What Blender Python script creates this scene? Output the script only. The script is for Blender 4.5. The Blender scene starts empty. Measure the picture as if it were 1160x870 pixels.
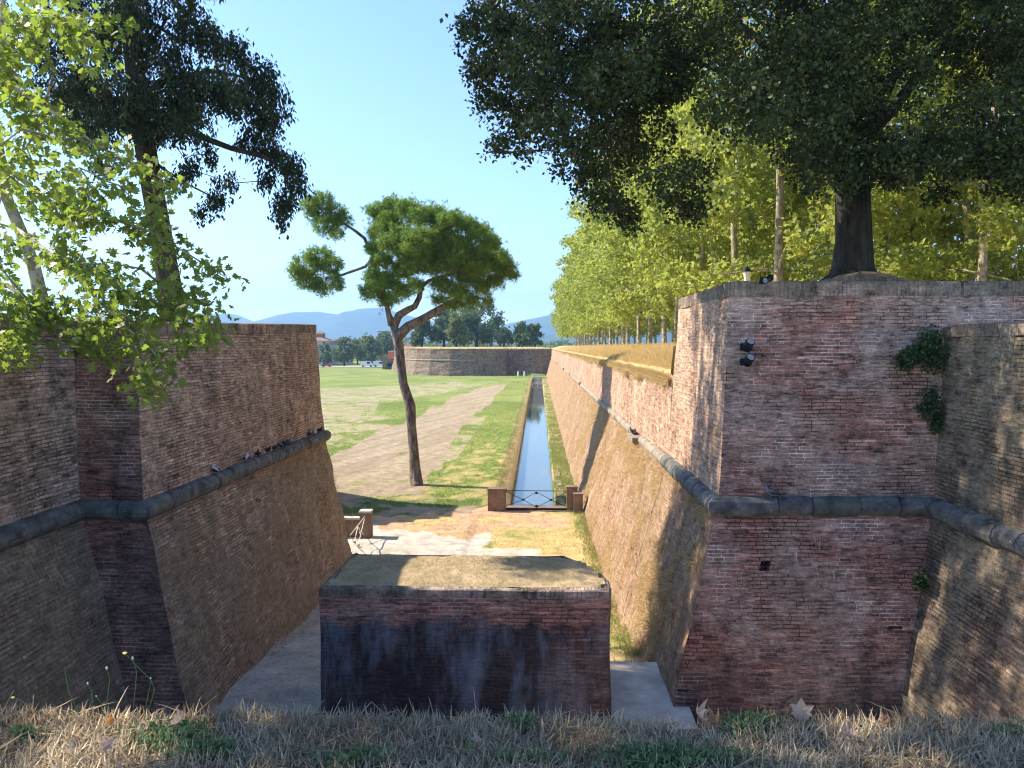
import bpy, math, random
import numpy as np
from mathutils import Vector, noise
R = math.radians
random.seed(7); rng = np.random.default_rng(11)
sc = bpy.context.scene; COL = sc.collection
# ------------------------------------------------------------------ camera model (also used to turn sightings into world points)
EYE = np.array([0, 0, 7.0]); YAW = R(1.97); PIT = R(2.83); FPX = 871.0
FW = np.array([-math.sin(YAW)*math.cos(PIT), math.cos(YAW)*math.cos(PIT), -math.sin(PIT)])
RT = np.array([math.cos(YAW), math.sin(YAW), 0]); UP = np.cross(RT, FW)
def at(px, py, Y=None, z=None, X=None):
    d = FW + RT*(px-580)/FPX - UP*(py-435)/FPX
    t = Y/d[1] if Y is not None else ((z-7)/d[2] if z is not None else X/d[0])
    return EYE + d*t
cam = bpy.data.cameras.new('camera'); co = bpy.data.objects.new('camera', cam); COL.objects.link(co)
cam.sensor_width = 36; cam.lens = 36*FPX/1160; cam.clip_start = 0.1; cam.clip_end = 20000
co.location = EYE; co.rotation_euler = (R(90)-PIT, 0, YAW); sc.camera = co

# ------------------------------------------------------------------ light
SUN_EL = R(42); SUN_DIR = Vector((-0.968*math.cos(SUN_EL), 0.25*math.cos(SUN_EL), math.sin(SUN_EL))).normalized()
w = bpy.data.worlds.new('World'); sc.world = w; w.use_nodes = True
nt = w.node_tree; bg = nt.nodes['Background']; sky = nt.nodes.new('ShaderNodeTexSky')
sky.sky_type = 'NISHITA'; sky.sun_disc = False; sky.sun_elevation = SUN_EL
sky.sun_rotation = math.atan2(SUN_DIR.x, SUN_DIR.y); sky.air_density = 1.0; sky.dust_density = 0.15; sky.ozone_density = 3.0
hs = nt.nodes.new('ShaderNodeHueSaturation'); hs.inputs['Saturation'].default_value = 1.1; hs.inputs['Hue'].default_value = 0.512; nt.links.new(sky.outputs[0], hs.inputs['Color']); nt.links.new(hs.outputs[0], bg.inputs[0]); bg.inputs[1].default_value = 0.108
sl = bpy.data.lights.new('sun', 'SUN'); sl.energy = 3.5; sl.angle = R(0.5); sl.color = (1, 0.89, 0.74)
so = bpy.data.objects.new('sun', sl); COL.objects.link(so); so.rotation_euler = SUN_DIR.to_track_quat('Z', 'Y').to_euler(); so.location = (-60, 15, 60)
sc.view_settings.view_transform = 'Standard'; sc.view_settings.look = 'None'; sc.view_settings.exposure = 1.66; sc.view_settings.gamma = 1
sc.render.engine = 'CYCLES'; sc.cycles.max_bounces = 6; sc.cycles.diffuse_bounces = 3; sc.cycles.glossy_bounces = 2
sc.cycles.transmission_bounces = 4; sc.cycles.volume_bounces = 0; sc.cycles.transparent_max_bounces = 8
sc.cycles.use_denoising = True; sc.cycles.denoising_prefilter = 'ACCURATE'; sc.cycles.denoising_input_passes = 'RGB_ALBEDO_NORMAL'; sc.cycles.pixel_filter_type = 'BLACKMAN_HARRIS'; sc.cycles.filter_width = 1.15

# ------------------------------------------------------------------ material helpers
class NT:
    def __init__(s, name):
        s.m = bpy.data.materials.new(name); s.m.use_nodes = True; s.t = s.m.node_tree; s.n = s.t.nodes
        s.p = s.n['Principled BSDF']; s.out = s.n['Material Output']
    def new(s, typ, **kw):
        nd = s.n.new('ShaderNode'+typ)
        for k, v in kw.items(): s.put(nd, k, v)
        return nd
    def put(s, nd, k, v):
        if k.startswith('_'): setattr(nd, k[1:], v); return
        key = int(k[1:]) if k[0] == 'i' and k[1:].isdigit() else k.replace('__', ' ')
        tgt = nd.inputs[key]
        if hasattr(v, 'is_output') or isinstance(v, bpy.types.NodeSocket): s.t.links.new(v, tgt)
        else: tgt.default_value = v
    def noise(s, vec, scale, detail=4, rough=0.55):
        nd = s.n.new('ShaderNodeTexNoise'); nd.inputs['Scale'].default_value = scale; nd.inputs['Detail'].default_value = detail
        nd.inputs['Roughness'].default_value = rough
        if vec is not None: s.t.links.new(vec, nd.inputs['Vector'])
        return nd.outputs['Fac']
    def ramp(s, f, a, b, ca=0.0, cb=1.0):
        nd = s.n.new('ShaderNodeMapRange'); nd.inputs[1].default_value = a; nd.inputs[2].default_value = b
        nd.inputs[3].default_value = ca; nd.inputs[4].default_value = cb; s.t.links.new(f, nd.inputs[0]); return nd.outputs[0]
    def math(s, op, a, b=0.0):
        nd = s.n.new('ShaderNodeMath'); nd.operation = op
        for i, v in enumerate((a, b)):
            if isinstance(v, bpy.types.NodeSocket): s.t.links.new(v, nd.inputs[i])
            else: nd.inputs[i].default_value = v
        return nd.outputs[0]
    def mix(s, f, a, b, mode='MIX'):
        nd = s.n.new('ShaderNodeMix'); nd.data_type = 'RGBA'; nd.blend_type = mode
        for i, v in ((0, f), (6, a), (7, b)):
            if isinstance(v, bpy.types.NodeSocket): s.t.links.new(v, nd.inputs[i])
            else: nd.inputs[i].default_value = v if i == 0 else (*v, 1)
        return nd.outputs[2]
    def mapping(s, vec, scale=(1, 1, 1), loc=(0, 0, 0)):
        nd = s.n.new('ShaderNodeMapping'); nd.inputs['Scale'].default_value = scale; nd.inputs['Location'].default_value = loc
        s.t.links.new(vec, nd.inputs[0]); return nd.outputs[0]
    def geo(s): return s.n.new('ShaderNodeNewGeometry').outputs['Position']
    def bump(s, h, st=0.4, dist=0.02, nrm=None):
        nd = s.n.new('ShaderNodeBump'); nd.inputs['Strength'].default_value = st; nd.inputs['Distance'].default_value = dist
        s.t.links.new(h, nd.inputs['Height'])
        if nrm is not None: s.t.links.new(nrm, nd.inputs['Normal'])
        s.t.links.new(nd.outputs[0], s.p.inputs['Normal']); return nd.outputs[0]
    def col(s, c, rough=0.85):
        if isinstance(c, bpy.types.NodeSocket): s.t.links.new(c, s.p.inputs['Base Color'])
        else: s.p.inputs['Base Color'].default_value = (*c, 1)
        s.p.inputs['Roughness'].default_value = rough; s.p.inputs['Specular IOR Level'].default_value = 0.25

def simple(name, c, rough=0.7, var=0.25, scale=6, metal=0, bump=0.2):
    N = NT(name); P = N.geo(); f = N.noise(P, scale, 6)
    c2 = tuple(x*(1-var) for x in c); c3 = tuple(min(1, x*(1+var)) for x in c)
    N.col(N.mix(N.ramp(f, .3, .7), c2, c3), rough); N.p.inputs['Metallic'].default_value = metal
    if bump: N.bump(N.noise(P, scale*5, 4), bump, 0.01)
    return N.m

def brick_mat(name, c1, c2, mort_shade, pale, patch, patch_amt=0.5, pale_amt=0.5, dark=(0.02, 0.02, 0.022), dark_amt=0.3,
              row=0.074, width=0.29, low_stain=None, rough_cover=0.0, cover=(0.3, 0.2, 0.1), vert=False, bumpst=0.6, msize=0.010):
    N = NT(name); P = N.geo(); uv = N.n.new('ShaderNodeUVMap').outputs[0]
    wob = N.noise(P, 0.9, 3); wn = N.new('TexNoise', Vector=N.mapping(P, (3, 3, 3)), Scale=1.0)
    sub = N.n.new('ShaderNodeVectorMath'); sub.operation = 'MULTIPLY_ADD'
    N.t.links.new(wn.outputs['Color'], sub.inputs[0]); sub.inputs[1].default_value = (0.03, 0.022, 0); N.t.links.new(uv, sub.inputs[2])
    b = N.n.new('ShaderNodeTexBrick'); b.offset = 0.5; b.squash = 0.8; b.squash_frequency = 3
    N.t.links.new(sub.outputs[0], b.inputs['Vector'])
    b.inputs['Color1'].default_value = (0, 0, 0, 1); b.inputs['Color2'].default_value = (1, 1, 1, 1); b.inputs['Mortar'].default_value = (.5, .5, .5, 1)
    b.inputs['Scale'].default_value = 1; b.inputs['Mortar Size'].default_value = msize; b.inputs['Mortar Smooth'].default_value = 0.35
    b.inputs['Brick Width'].default_value = width; b.inputs['Row Height'].default_value = row; b.inputs['Bias'].default_value = 0
    mf = b.outputs['Fac']
    n_big = N.noise(P, 0.42, 6, 0.6); n_mid = N.noise(P, 2.2, 6, 0.65); n_fin = N.noise(P, 21, 4, 0.6)
    rowv = N.noise(N.mapping(P, (1.1, 1.1, 13.5)), 1.0, 2); fin2 = N.noise(N.mapping(P, (2.6, 2.6, 1/row)), 1.0, 3, .7); spk = N.noise(N.mapping(P, (9, 9, 26)), 1.0, 3, .75)
    bc = N.mix(b.outputs['Color'], c1, c2)
    rnd_ = b.outputs['Color']; bc = N.mix(N.ramp(rnd_, .90, .95), bc, tuple(min(1, x*1.25) for x in c2)); bc = N.mix(N.ramp(rnd_, .09, .03), bc, tuple(x*.3 for x in c1))
    bc = N.mix(N.ramp(rowv, .35, .68), bc, tuple(0.5*(c1[i]+c2[i])*0.55 for i in range(3)))
    bc = N.mix(N.math('MULTIPLY', N.ramp(n_big, .44, .56), patch_amt), bc, patch)
    mo = N.mix(N.math('MULTIPLY', N.ramp(N.noise(P, 0.75, 5, 0.7), .42, .62), pale_amt), mort_shade, pale)  # dark mortar tone also paints shadow into the joints
    c = N.mix(mf, bc, mo)
    strk = N.noise(N.mapping(P, (1.6, 1.6, 0.22)), 1.0, 6, 0.65)
    c = N.mix(N.math('MULTIPLY', N.ramp(strk, .5, .74), dark_amt), c, dark)
    hsv = N.n.new('ShaderNodeHueSaturation'); hsv.inputs['Saturation'].default_value = 1
    N.t.links.new(c, hsv.inputs['Color']); N.t.links.new(N.math('ADD', N.math('ADD', N.ramp(n_mid, .25, .75, .5, 1.5), N.ramp(n_fin, .25, .75, -.25, .25)), N.math('ADD', N.ramp(fin2, .34, .66, -.42, .42), N.ramp(spk, .35, .7, -.3, .42))), hsv.inputs['Value'])
    c = hsv.outputs[0]
    c = N.mix(N.math('MULTIPLY', N.ramp(spk, .66, .74), .35), c, pale)
    hgt = N.math('SUBTRACT', N.math('MULTIPLY', N.math('ADD', n_fin, fin2), 0.6), N.math('MULTIPLY', mf, 0.85))
    if rough_cover:
        cn = N.noise(N.mapping(P, (1, 1, .45)), 3.1, 10, 0.78); cb = N.noise(P, .33, 4)
        cf = N.math('MULTIPLY', N.ramp(N.math('ADD', N.math('MULTIPLY', cn, .65), N.math('MULTIPLY', cb, .45)), .47, .64), rough_cover)
        cv = N.mix(N.ramp(N.noise(N.mapping(P, (1, 1, .35)), 17, 6, .7), .35, .65), tuple(x*.45 for x in cover), tuple(min(1, x*1.35) for x in cover))
        c = N.mix(cf, c, cv); hgt = N.math('ADD', hgt, N.math('MULTIPLY', N.math('MULTIPLY', cf, cn), 4.0))
    sp = N.ramp(N.noise(P, 7.5, 5, .7), .68, .74); c = N.mix(N.math('MULTIPLY', sp, .8*pale_amt), c, pale)
    drip = N.noise(N.mapping(P, (7, 7, .45)), 1.0, 5, .7); dm = N.ramp(N.noise(P, .8, 3), .50, .62)
    c = N.mix(N.math('MULTIPLY', N.math('MULTIPLY', N.ramp(drip, .62, .70), dm), pale_amt*.8), c, pale)
    sat = N.ramp(N.noise(P, .28, 4, .6), .44, .58); c = N.mix(N.math('MULTIPLY', sat, dark_amt*.35), c, tuple(x*.35 for x in patch))
    dk = N.ramp(N.noise(P, 5.2, 5, .7), .64, .72); c = N.mix(N.math('MULTIPLY', dk, .55), c, dark)
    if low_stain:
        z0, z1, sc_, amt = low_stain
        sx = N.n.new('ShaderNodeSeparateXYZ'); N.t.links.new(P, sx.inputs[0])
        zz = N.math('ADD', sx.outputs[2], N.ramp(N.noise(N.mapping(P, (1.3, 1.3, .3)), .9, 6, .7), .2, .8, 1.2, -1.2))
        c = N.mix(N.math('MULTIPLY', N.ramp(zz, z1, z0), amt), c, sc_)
    N.col(c, 0.9); N.bump(hgt, bumpst, 0.03)
    return N.m

def stone_mat(name, c, c2, lich=(0.45, 0.46, 0.42), lich_amt=.6, scale=3):
    N = NT(name); P = N.geo()
    x = N.mix(N.ramp(N.noise(P, scale, 8, .65), .35, .65), c, c2)
    x = N.mix(N.math('MULTIPLY', N.ramp(N.noise(P, 9, 6, .75), .6, .7), lich_amt), x, lich)
    x = N.mix(N.math('MULTIPLY', N.ramp(N.noise(P, 1.1, 5, .7), .52, .68), .5), x, (0.05, 0.065, 0.025))
    N.col(x, .85); N.bump(N.noise(P, 22, 8, .75), .7, .02); return N.m

def leaf_mat(name, ca, cb, trans=0.35, rough=.5, tcol=None, spec=.3, cc=None):
    N = NT(name); a = N.n.new('ShaderNodeAttribute'); a.attribute_name = 'tint'
    c = N.mix(a.outputs['Fac'], ca, cb)
    if cc is not None: c = N.mix(N.ramp(a.outputs['Fac'], .93, .97), c, cc)
    N.col(c, rough); N.p.inputs['Specular IOR Level'].default_value = spec
    if trans:
        tr = N.n.new('ShaderNodeBsdfTranslucent'); N.t.links.new(N.mix(a.outputs['Fac'], tcol or tuple(x*1.3 for x in ca), tuple(x*1.25 for x in (tcol or cb))), tr.inputs[0])
        mx = N.n.new('ShaderNodeMixShader'); mx.inputs[0].default_value = trans
        N.t.links.new(N.p.outputs[0], mx.inputs[1]); N.t.links.new(tr.outputs[0], mx.inputs[2]); N.t.links.new(mx.outputs[0], N.out.inputs[0])
    return N.m

def bark_mat(name, c, c2, scale=5, patch=None):
    N = NT(name); P = N.geo(); v = N.mapping(P, (1, 1, .25))
    n = N.noise(v, scale, 8, .7); x = N.mix(N.ramp(n, .38, .62), c, c2)
    if patch: x = N.mix(N.ramp(N.noise(P, 3.5, 3), .5, .56), x, patch)
    N.col(x, .9); N.bump(N.noise(v, scale*2.2, 8, .7), .9, .05); return N.m

# ------------------------------------------------------------------ mesh helpers
def mesh(name, V, F, mat=None, parent=None, uv=None, tint=None, smooth=False, col=None):
    me = bpy.data.meshes.new(name)
    V = np.asarray(V, dtype=np.float32).reshape(-1, 3)
    if isinstance(F, np.ndarray):
        k = F.shape[1]; n = F.shape[0]
        me.vertices.add(len(V)); me.vertices.foreach_set('co', V.ravel())
        me.loops.add(n*k); me.loops.foreach_set('vertex_index', F.astype(np.int32).ravel())
        me.polygons.add(n); me.polygons.foreach_set('loop_start', np.arange(0, n*k, k, dtype=np.int32))
        me.update(calc_edges=True)
    else:
        me.from_pydata([tuple(map(float, v)) for v in V], [], F)
    if smooth: me.polygons.foreach_set('use_smooth', [True]*len(me.polygons))
    if uv is not None:
        l = me.uv_layers.new(name='UVMap'); idx = np.zeros(len(me.loops), dtype=np.int32); me.loops.foreach_get('vertex_index', idx)
        l.data.foreach_set('uv', np.asarray(uv, dtype=np.float32)[idx].ravel())
    if tint is not None:
        a = me.attributes.new('tint', 'FLOAT', 'POINT'); a.data.foreach_set('value', np.asarray(tint, dtype=np.float32))
    if col is not None:
        a = me.attributes.new('paint', 'FLOAT_COLOR', 'POINT'); a.data.foreach_set('color', np.asarray(col, dtype=np.float32).ravel())
    if mat: me.materials.append(mat)
    me.validate()
    o = bpy.data.objects.new(name, me); COL.objects.link(o)
    if parent: o.parent = parent
    return o
def tag(o, label=None, cat=None, group=None, kind=None):
    if label: o['label'] = label
    if cat: o['category'] = cat
    if group: o['group'] = group
    if kind: o['kind'] = kind
    return o
def thing(name, label, cat, loc=(0, 0, 0), rz=0, group=None):
    o = bpy.data.objects.new(name, None); COL.objects.link(o); o.location = [float(v) for v in loc]; o.rotation_euler = (0, 0, rz); o.empty_display_size = .2
    return tag(o, label, cat, group)
def copy_tree(o, parent=None):
    c = o.copy(); COL.objects.link(c); c.parent = parent
    for ch in [x for x in bpy.data.objects if x.parent == o]: copy_tree(ch, c)
    return c
class MB:
    def __init__(s): s.V = []; s.F = []; s.U = []
    def add(s, V, F, U=None):
        b = len(s.V); s.V += [tuple(v) for v in V]; s.F += [tuple(i+b for i in f) for f in F]
        s.U += list(U) if U is not None else [(v[0]+v[1], v[2]) for v in V]
    def box(s, x0, x1, y0, y1, z0, z1, rz=0, c=None, tw=1.0):
        V = []; cx, cy = (x0+x1)/2, (y0+y1)/2
        for z, k in ((z0, 1), (z1, tw)):
            for x, y in ((x0, y0), (x1, y0), (x1, y1), (x0, y1)): V.append((cx+(x-cx)*k, cy+(y-cy)*k, z))
        if rz:
            ox, oy = c if c else (cx, cy); ca, sa = math.cos(rz), math.sin(rz)
            V = [(ox+(x-ox)*ca-(y-oy)*sa, oy+(x-ox)*sa+(y-oy)*ca, z) for x, y, z in V]
        s.add(V, [(0, 3, 2, 1), (4, 5, 6, 7), (0, 1, 5, 4), (1, 2, 6, 5), (2, 3, 7, 6), (3, 0, 4, 7)])
    def tube(s, pts, rad, n=8, cap=True):
        pts = [Vector(map(float, p)) for p in pts]
        if not hasattr(rad, '__len__'): rad = [rad]*len(pts)
        b = len(s.V); up = None
        for i, p in enumerate(pts):
            d = (pts[min(i+1, len(pts)-1)]-pts[max(i-1, 0)])
            d = d.normalized() if d.length > 1e-9 else Vector((0, 0, 1))
            if up is None: up = d.orthogonal().normalized()
            up = (up-d*up.dot(d)); up = up.normalized() if up.length > 1e-6 else d.orthogonal().normalized()
            sd = d.cross(up)
            for k in range(n):
                a = 2*math.pi*k/n; v = p+(up*math.cos(a)+sd*math.sin(a))*rad[i]; s.V.append(tuple(v)); s.U.append((k/n, i*.3))
        for i in range(len(pts)-1):
            for k in range(n):
                k2 = (k+1) % n; s.F.append((b+i*n+k, b+i*n+k2, b+(i+1)*n+k2, b+(i+1)*n+k))
        if cap:
            s.F.append(tuple(b+k for k in reversed(range(n)))); s.F.append(tuple(b+(len(pts)-1)*n+k for k in range(n)))
    def ball(s, c, r, n=10, m=6, jit=0):
        b = len(s.V); rr = r if hasattr(r, '__len__') else (r, r, r)
        for i in range(m+1):
            th = math.pi*i/m
            for k in range(n):
                a = 2*math.pi*k/n; q = 1+random.uniform(-jit, jit)
                s.V.append((c[0]+rr[0]*q*math.sin(th)*math.cos(a), c[1]+rr[1]*q*math.sin(th)*math.sin(a), c[2]+rr[2]*q*math.cos(th))); s.U.append((k/n, i/m))
        for i in range(m):
            for k in range(n):
                k2 = (k+1) % n; s.F.append((b+i*n+k, b+(i+1)*n+k, b+(i+1)*n+k2, b+i*n+k2))
    def build(s, name, mat, parent=None, smooth=False):
        return mesh(name, s.V, s.F, mat, parent, uv=s.U, smooth=smooth)
def nz(p, s, seed=0.0): return noise.noise(Vector((p[0]*s+seed, p[1]*s-seed*.7, p[2]*s+seed*.3)))
def fbm(x, y, s, seed=0, o=4): return noise.fractal(Vector((x*s+seed, y*s+seed*1.7, seed)), 0.6, 2.0, o)

# wall made of strips between a lower and an upper polyline; holes are real recesses
def strips(name, low, up, mat, parent, res=0.3, amp=0.03, u0=0.0, holes=(), grade=None, top_noise=0.0):
    m = MB(); u = u0
    for i in range(len(low)-1):
        a0, a1, b0, b1 = [np.array(q, float) for q in (low[i], low[i+1], up[i], up[i+1])]
        d = (b1-b0)[:2]; L = np.linalg.norm(d); dn = d/L
        H = np.linalg.norm((b0-a0)); nu = max(2, int(L/res)); nv = max(2, int(H/min(res, .4)))
        if grade and L > 60: us = [0.0]; 
        if grade and L > 60:
            st = res
            while us[-1] < L: us.append(us[-1]+st); st *= grade
            us = [q/us[-1] for q in us]
        else: us = list(np.linspace(0, 1, nu+1))
        vs = list(np.linspace(0, 1, nv+1)); hs = [h for h in holes if h[0] == i]
        for h in hs:
            us = sorted([q for q in us if abs(q-h[1]/L) > .03/L and abs(q-h[2]/L) > .03/L and not (h[1]/L < q < h[2]/L)]+[h[1]/L, h[2]/L])
            vs = sorted([q for q in vs if not (h[3]/H-.02 < q < h[4]/H+.02)]+[h[3]/H, h[4]/H])
        b = len(m.V); nrm = Vector(np.cross(a1-a0, b0-a0)).normalized()
        for v in vs:
            for q in us:
                p = (a0*(1-q)+a1*q)*(1-v)+(b0*(1-q)+b1*q)*v
                nn = Vector((nz(p, .8, 3), nz(p, .8, 9), nz(p, .8, 17)))*amp*1.9+Vector((nz(p, 2.6, 3), nz(p, 2.6, 9), 0))*amp*.8
                if v >= 1 and top_noise: nn.z += nz(p, 1.3, 5)*top_noise
                pr = float(np.dot(p[:2]-b0[:2], dn))
                m.V.append((p[0]+nn.x, p[1]+nn.y, p[2]+nn.z*.5)); m.U.append((u+pr, p[2]/max(.2, 1)*1.0+v*0))
        W = len(us)
        for j in range(len(vs)-1):
            for k in range(W-1):
                cu, cv = (us[k]+us[k+1])/2*L, (vs[j]+vs[j+1])/2*H
                idx = (b+j*W+k, b+j*W+k+1, b+(j+1)*W+k+1, b+(j+1)*W+k)
                if any(h[1] < cu < h[2] and h[3] < cv < h[4] for h in hs):
                    q0 = [Vector(m.V[t]) for t in idx]; dp = -nrm*.35 if nrm.dot(Vector((0-a0[0], 0-a0[1], 0))) > 0 else nrm*.35
                    bb = len(m.V); m.V += [tuple(t+dp) for t in q0]; m.U += [m.U[t] for t in idx]
                    for t in range(4): m.F.append((idx[t], idx[(t+1) % 4], bb+(t+1) % 4, bb+t))
                    m.F.append((bb, bb+1, bb+2, bb+3))
                else: m.F.append(idx)
        u += L
    return m.build(name, mat, parent)

def cordon(name, path, r, mat, parent, gaps=(), step=.85, seed=1, grade=1.0):
    """round string course: laid stones with narrow joints, mitred at the corners"""
    rnd = random.Random(seed); m = MB(); pts = [Vector(p) for p in path]; n = 12; ring = []
    for i in range(len(pts)-1):
        a, b = pts[i], pts[i+1]; L = (b-a).length; d = (b-a)/L; s = 0.0
        st = step
        while s < L-.2:
            e = min(L, s+st*rnd.uniform(.75, 1.2)); e = L if L-e < .4 else e
            if not any(g[0] == i and g[1] < (s+e)/2 < g[2] for g in gaps):
                rr = r*(1+rnd.uniform(-.04, .04)); j = .02
                off = Vector((rnd.uniform(-.016, .016), rnd.uniform(-.016, .016), rnd.uniform(-.016, .016))) if 0 < s and e < L else Vector((0, 0, 0))
                ks = [(s, rr*.74 if s > 0 else r), (s+j, rr), ((s+e)/2, rr*1.01), (e-j, rr), (e, rr*.74 if e < L else r)]
                bse = len(m.V)
                for q, (t, rad) in enumerate(ks):
                    c = a+d*t+off; side = Vector((-d.y, d.x, 0))
                    for k in range(n):
                        an = 2*math.pi*k/n; o3 = side*math.cos(an)*rad+Vector((0, 0, 1))*math.sin(an)*rad
                        p = c+o3
                        # mitre
                        for end, nb in ((0, i-1), (1, i+1)):
                            if 0 <= nb < len(pts)-1:
                                cp = pts[i] if end == 0 else pts[i+1]; d2 = (pts[nb+1]-pts[nb]).normalized(); bis = (d+d2).normalized()
                                dd = (p-cp).dot(bis)
                                atc = (end == 0 and t == 0.0) or (end == 1 and e == L and q == 4)
                                if atc or (end == 0 and dd < 0) or (end == 1 and dd > 0): p = p-d*(dd/max(.3, bis.dot(d)))
                        p += Vector((nz(p, 5), nz(p, 5, 4), nz(p, 5, 8)))*.02
                        m.V.append(tuple(p)); m.U.append((an, t))
                for q in range(len(ks)-1):
                    for k in range(n): k2 = (k+1) % n; m.F.append((bse+q*n+k, bse+(q+1)*n+k, bse+(q+1)*n+k2, bse+q*n+k2))
                m.F.append(tuple(bse+k for k in range(n))); m.F.append(tuple(bse+4*n+k for k in reversed(range(n))))
            s = e; st *= grade
    return m.build(name, mat, parent, smooth=False)

# ------------------------------------------------------------------ foliage helpers
def rand_rot(n, droop=0.0):
    q = rng.normal(size=(n, 4)); q /= np.linalg.norm(q, axis=1)[:, None]
    a, b, c, d = q.T
    M = np.empty((n, 3, 3))
    M[:, 0, 0] = 1-2*(c*c+d*d); M[:, 0, 1] = 2*(b*c-a*d); M[:, 0, 2] = 2*(b*d+a*c)
    M[:, 1, 0] = 2*(b*c+a*d); M[:, 1, 1] = 1-2*(b*b+d*d); M[:, 1, 2] = 2*(c*d-a*b)
    M[:, 2, 0] = 2*(b*d-a*c); M[:, 2, 1] = 2*(c*d+a*b); M[:, 2, 2] = 1-2*(b*b+c*c)
    if droop > 0:
        ax = M[:, :, 1].copy(); ax[:, 2] -= droop; ax /= np.linalg.norm(ax, axis=1)[:, None]
        x = M[:, :, 0]-ax*np.sum(M[:, :, 0]*ax, axis=1)[:, None]; x /= np.linalg.norm(x, axis=1)[:, None]
        M[:, :, 0] = x; M[:, :, 1] = ax; M[:, :, 2] = np.cross(x, ax)
    return M
RHOMB = (np.array([(0, 0, 0), (.34, .45, .1), (0, 1, 0), (-.34, .45, .1)]), [(0, 1, 2), (0, 2, 3)])
lob = [(0, 0), (.32, .02), (.5, .3), (.24, .38), (.42, .75), (.12, .66), (0, 1), (-.12, .66), (-.42, .75), (-.24, .38), (-.5, .3), (-.32, .02)]
NARROW = (np.array([(0, 0, 0), (.2, .4, .06), (0, 1, 0), (-.2, .4, .06)]), [(0, 1, 2), (0, 2, 3)])
LOBED = (np.array([(x, y, .12*abs(x)+.08*y*y) for x, y in lob]), [tuple(range(12))])
LOB7 = (np.array([(0, 0, 0), (.5, .22, .12), (.2, .5, .02), (.3, .9, .08), (-.3, .9, .08), (-.2, .5, .02), (-.5, .22, .12)]), [(0, 1, 2, 3, 4, 5, 6)])
def tuft_template(k, spread=.6, wdt=.05, seed=3):
    r = random.Random(seed); V = []; F = []
    for i in range(k):
        a = 2*math.pi*i/k+r.uniform(-.4, .4); s = r.uniform(.2, 1)*spread; l = r.uniform(.7, 1)
        tx, ty, tz = math.cos(a)*s*l, math.sin(a)*s*l, l*math.sqrt(max(.1, 1-s*s*.6)); b = len(V); w_ = wdt
        V += [(math.cos(a+1.57)*w_, tz*0, math.sin(a+1.57)*w_), (-math.cos(a+1.57)*w_, 0, -math.sin(a+1.57)*w_), (tx, tz, ty)]; F.append((b, b+1, b+2))
    return np.array(V), F
NEEDLE = tuft_template(7, .95, .045)
STRAW = tuft_template(5, .8, .035, 5)
def leaves(name, Pn, tmpl, size, mat, parent, droop=0.0, cluster_t=None, M=None):
    T, F = tmpl; n = len(Pn); k = len(T)
    M = rand_rot(n, droop) if M is None else M
    s = rng.uniform(size[0], size[1], n)
    V = np.einsum('nij,kj->nki', M, T)*s[:, None, None]+Pn[:, None, :]
    kk = len(F[0]); FF = (np.array(F)[None]+(np.arange(n)*k)[:, None, None]).reshape(-1, kk)
    t = np.clip(rng.normal(.5, .22, n) if cluster_t is None else cluster_t+rng.normal(0, .18, n), 0, 1)
    return mesh(name, V.reshape(-1, 3), FF, mat, parent, tint=np.repeat(t, k))
def cloud(blobs, per=14, sig=.22, shell=.5):
    sig = np.array(sig)
    """blobs: (centre, radii, n leaves) -> leaf points gathered in small sprays, with a tint per spray"""
    Ps, Ts = [], []
    for c, r, n in blobs:
        m = max(1, int(n/per)); d = rng.normal(size=(m, 3)); d /= np.linalg.norm(d, axis=1)[:, None]
        rad = (shell+(1-shell)*rng.random(m))**.6
        s = np.array(c)+d*rad[:, None]*np.array(r); tt = rng.uniform(.2, .8, m)
        Ps.append((s[:, None, :]+rng.normal(size=(m, per, 3))*sig).reshape(-1, 3)); Ts.append(np.repeat(tt, per))
    return np.concatenate(Ps), np.concatenate(Ts)
def grow(m, trunk, rt, targets, r0=.12, sag=.1, n=6, minr=.012, tr=random):
    """limbs from the trunk to each target, each starting at the closest place already grown"""
    nodes = [(Vector(map(float, p)), r) for p, r in zip(trunk, rt)]
    tg = sorted([Vector(map(float, t)) for t in targets], key=lambda t: min((t-q).length for q, _ in nodes))
    for t in tg:
        best = min(nodes, key=lambda q: (t-q[0]).length+max(0, (q[0].z-t.z))*.6)
        a, ra = best; L = (t-a).length
        if L < .05 or L > (2.0 if r0 > .15 else 5): continue
        rs = min(ra*.75, r0, .02+.03*L); pts = []; rr = []
        off = Vector((tr.uniform(-1, 1), tr.uniform(-1, 1), tr.uniform(.2, 1)))*L*sag
        for i in range(6):
            q = i/5; p = a.lerp(t, q)+off*math.sin(math.pi*q)+Vector((tr.uniform(-1, 1), tr.uniform(-1, 1), tr.uniform(-1, 1)))*L*.02*(0 < i < 5)
            pts.append(p); rr.append(max(minr, rs*(1-q*.8)))
            if i: nodes.append((p, rr[-1]))
        m.tube(pts, rr, n)

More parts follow.
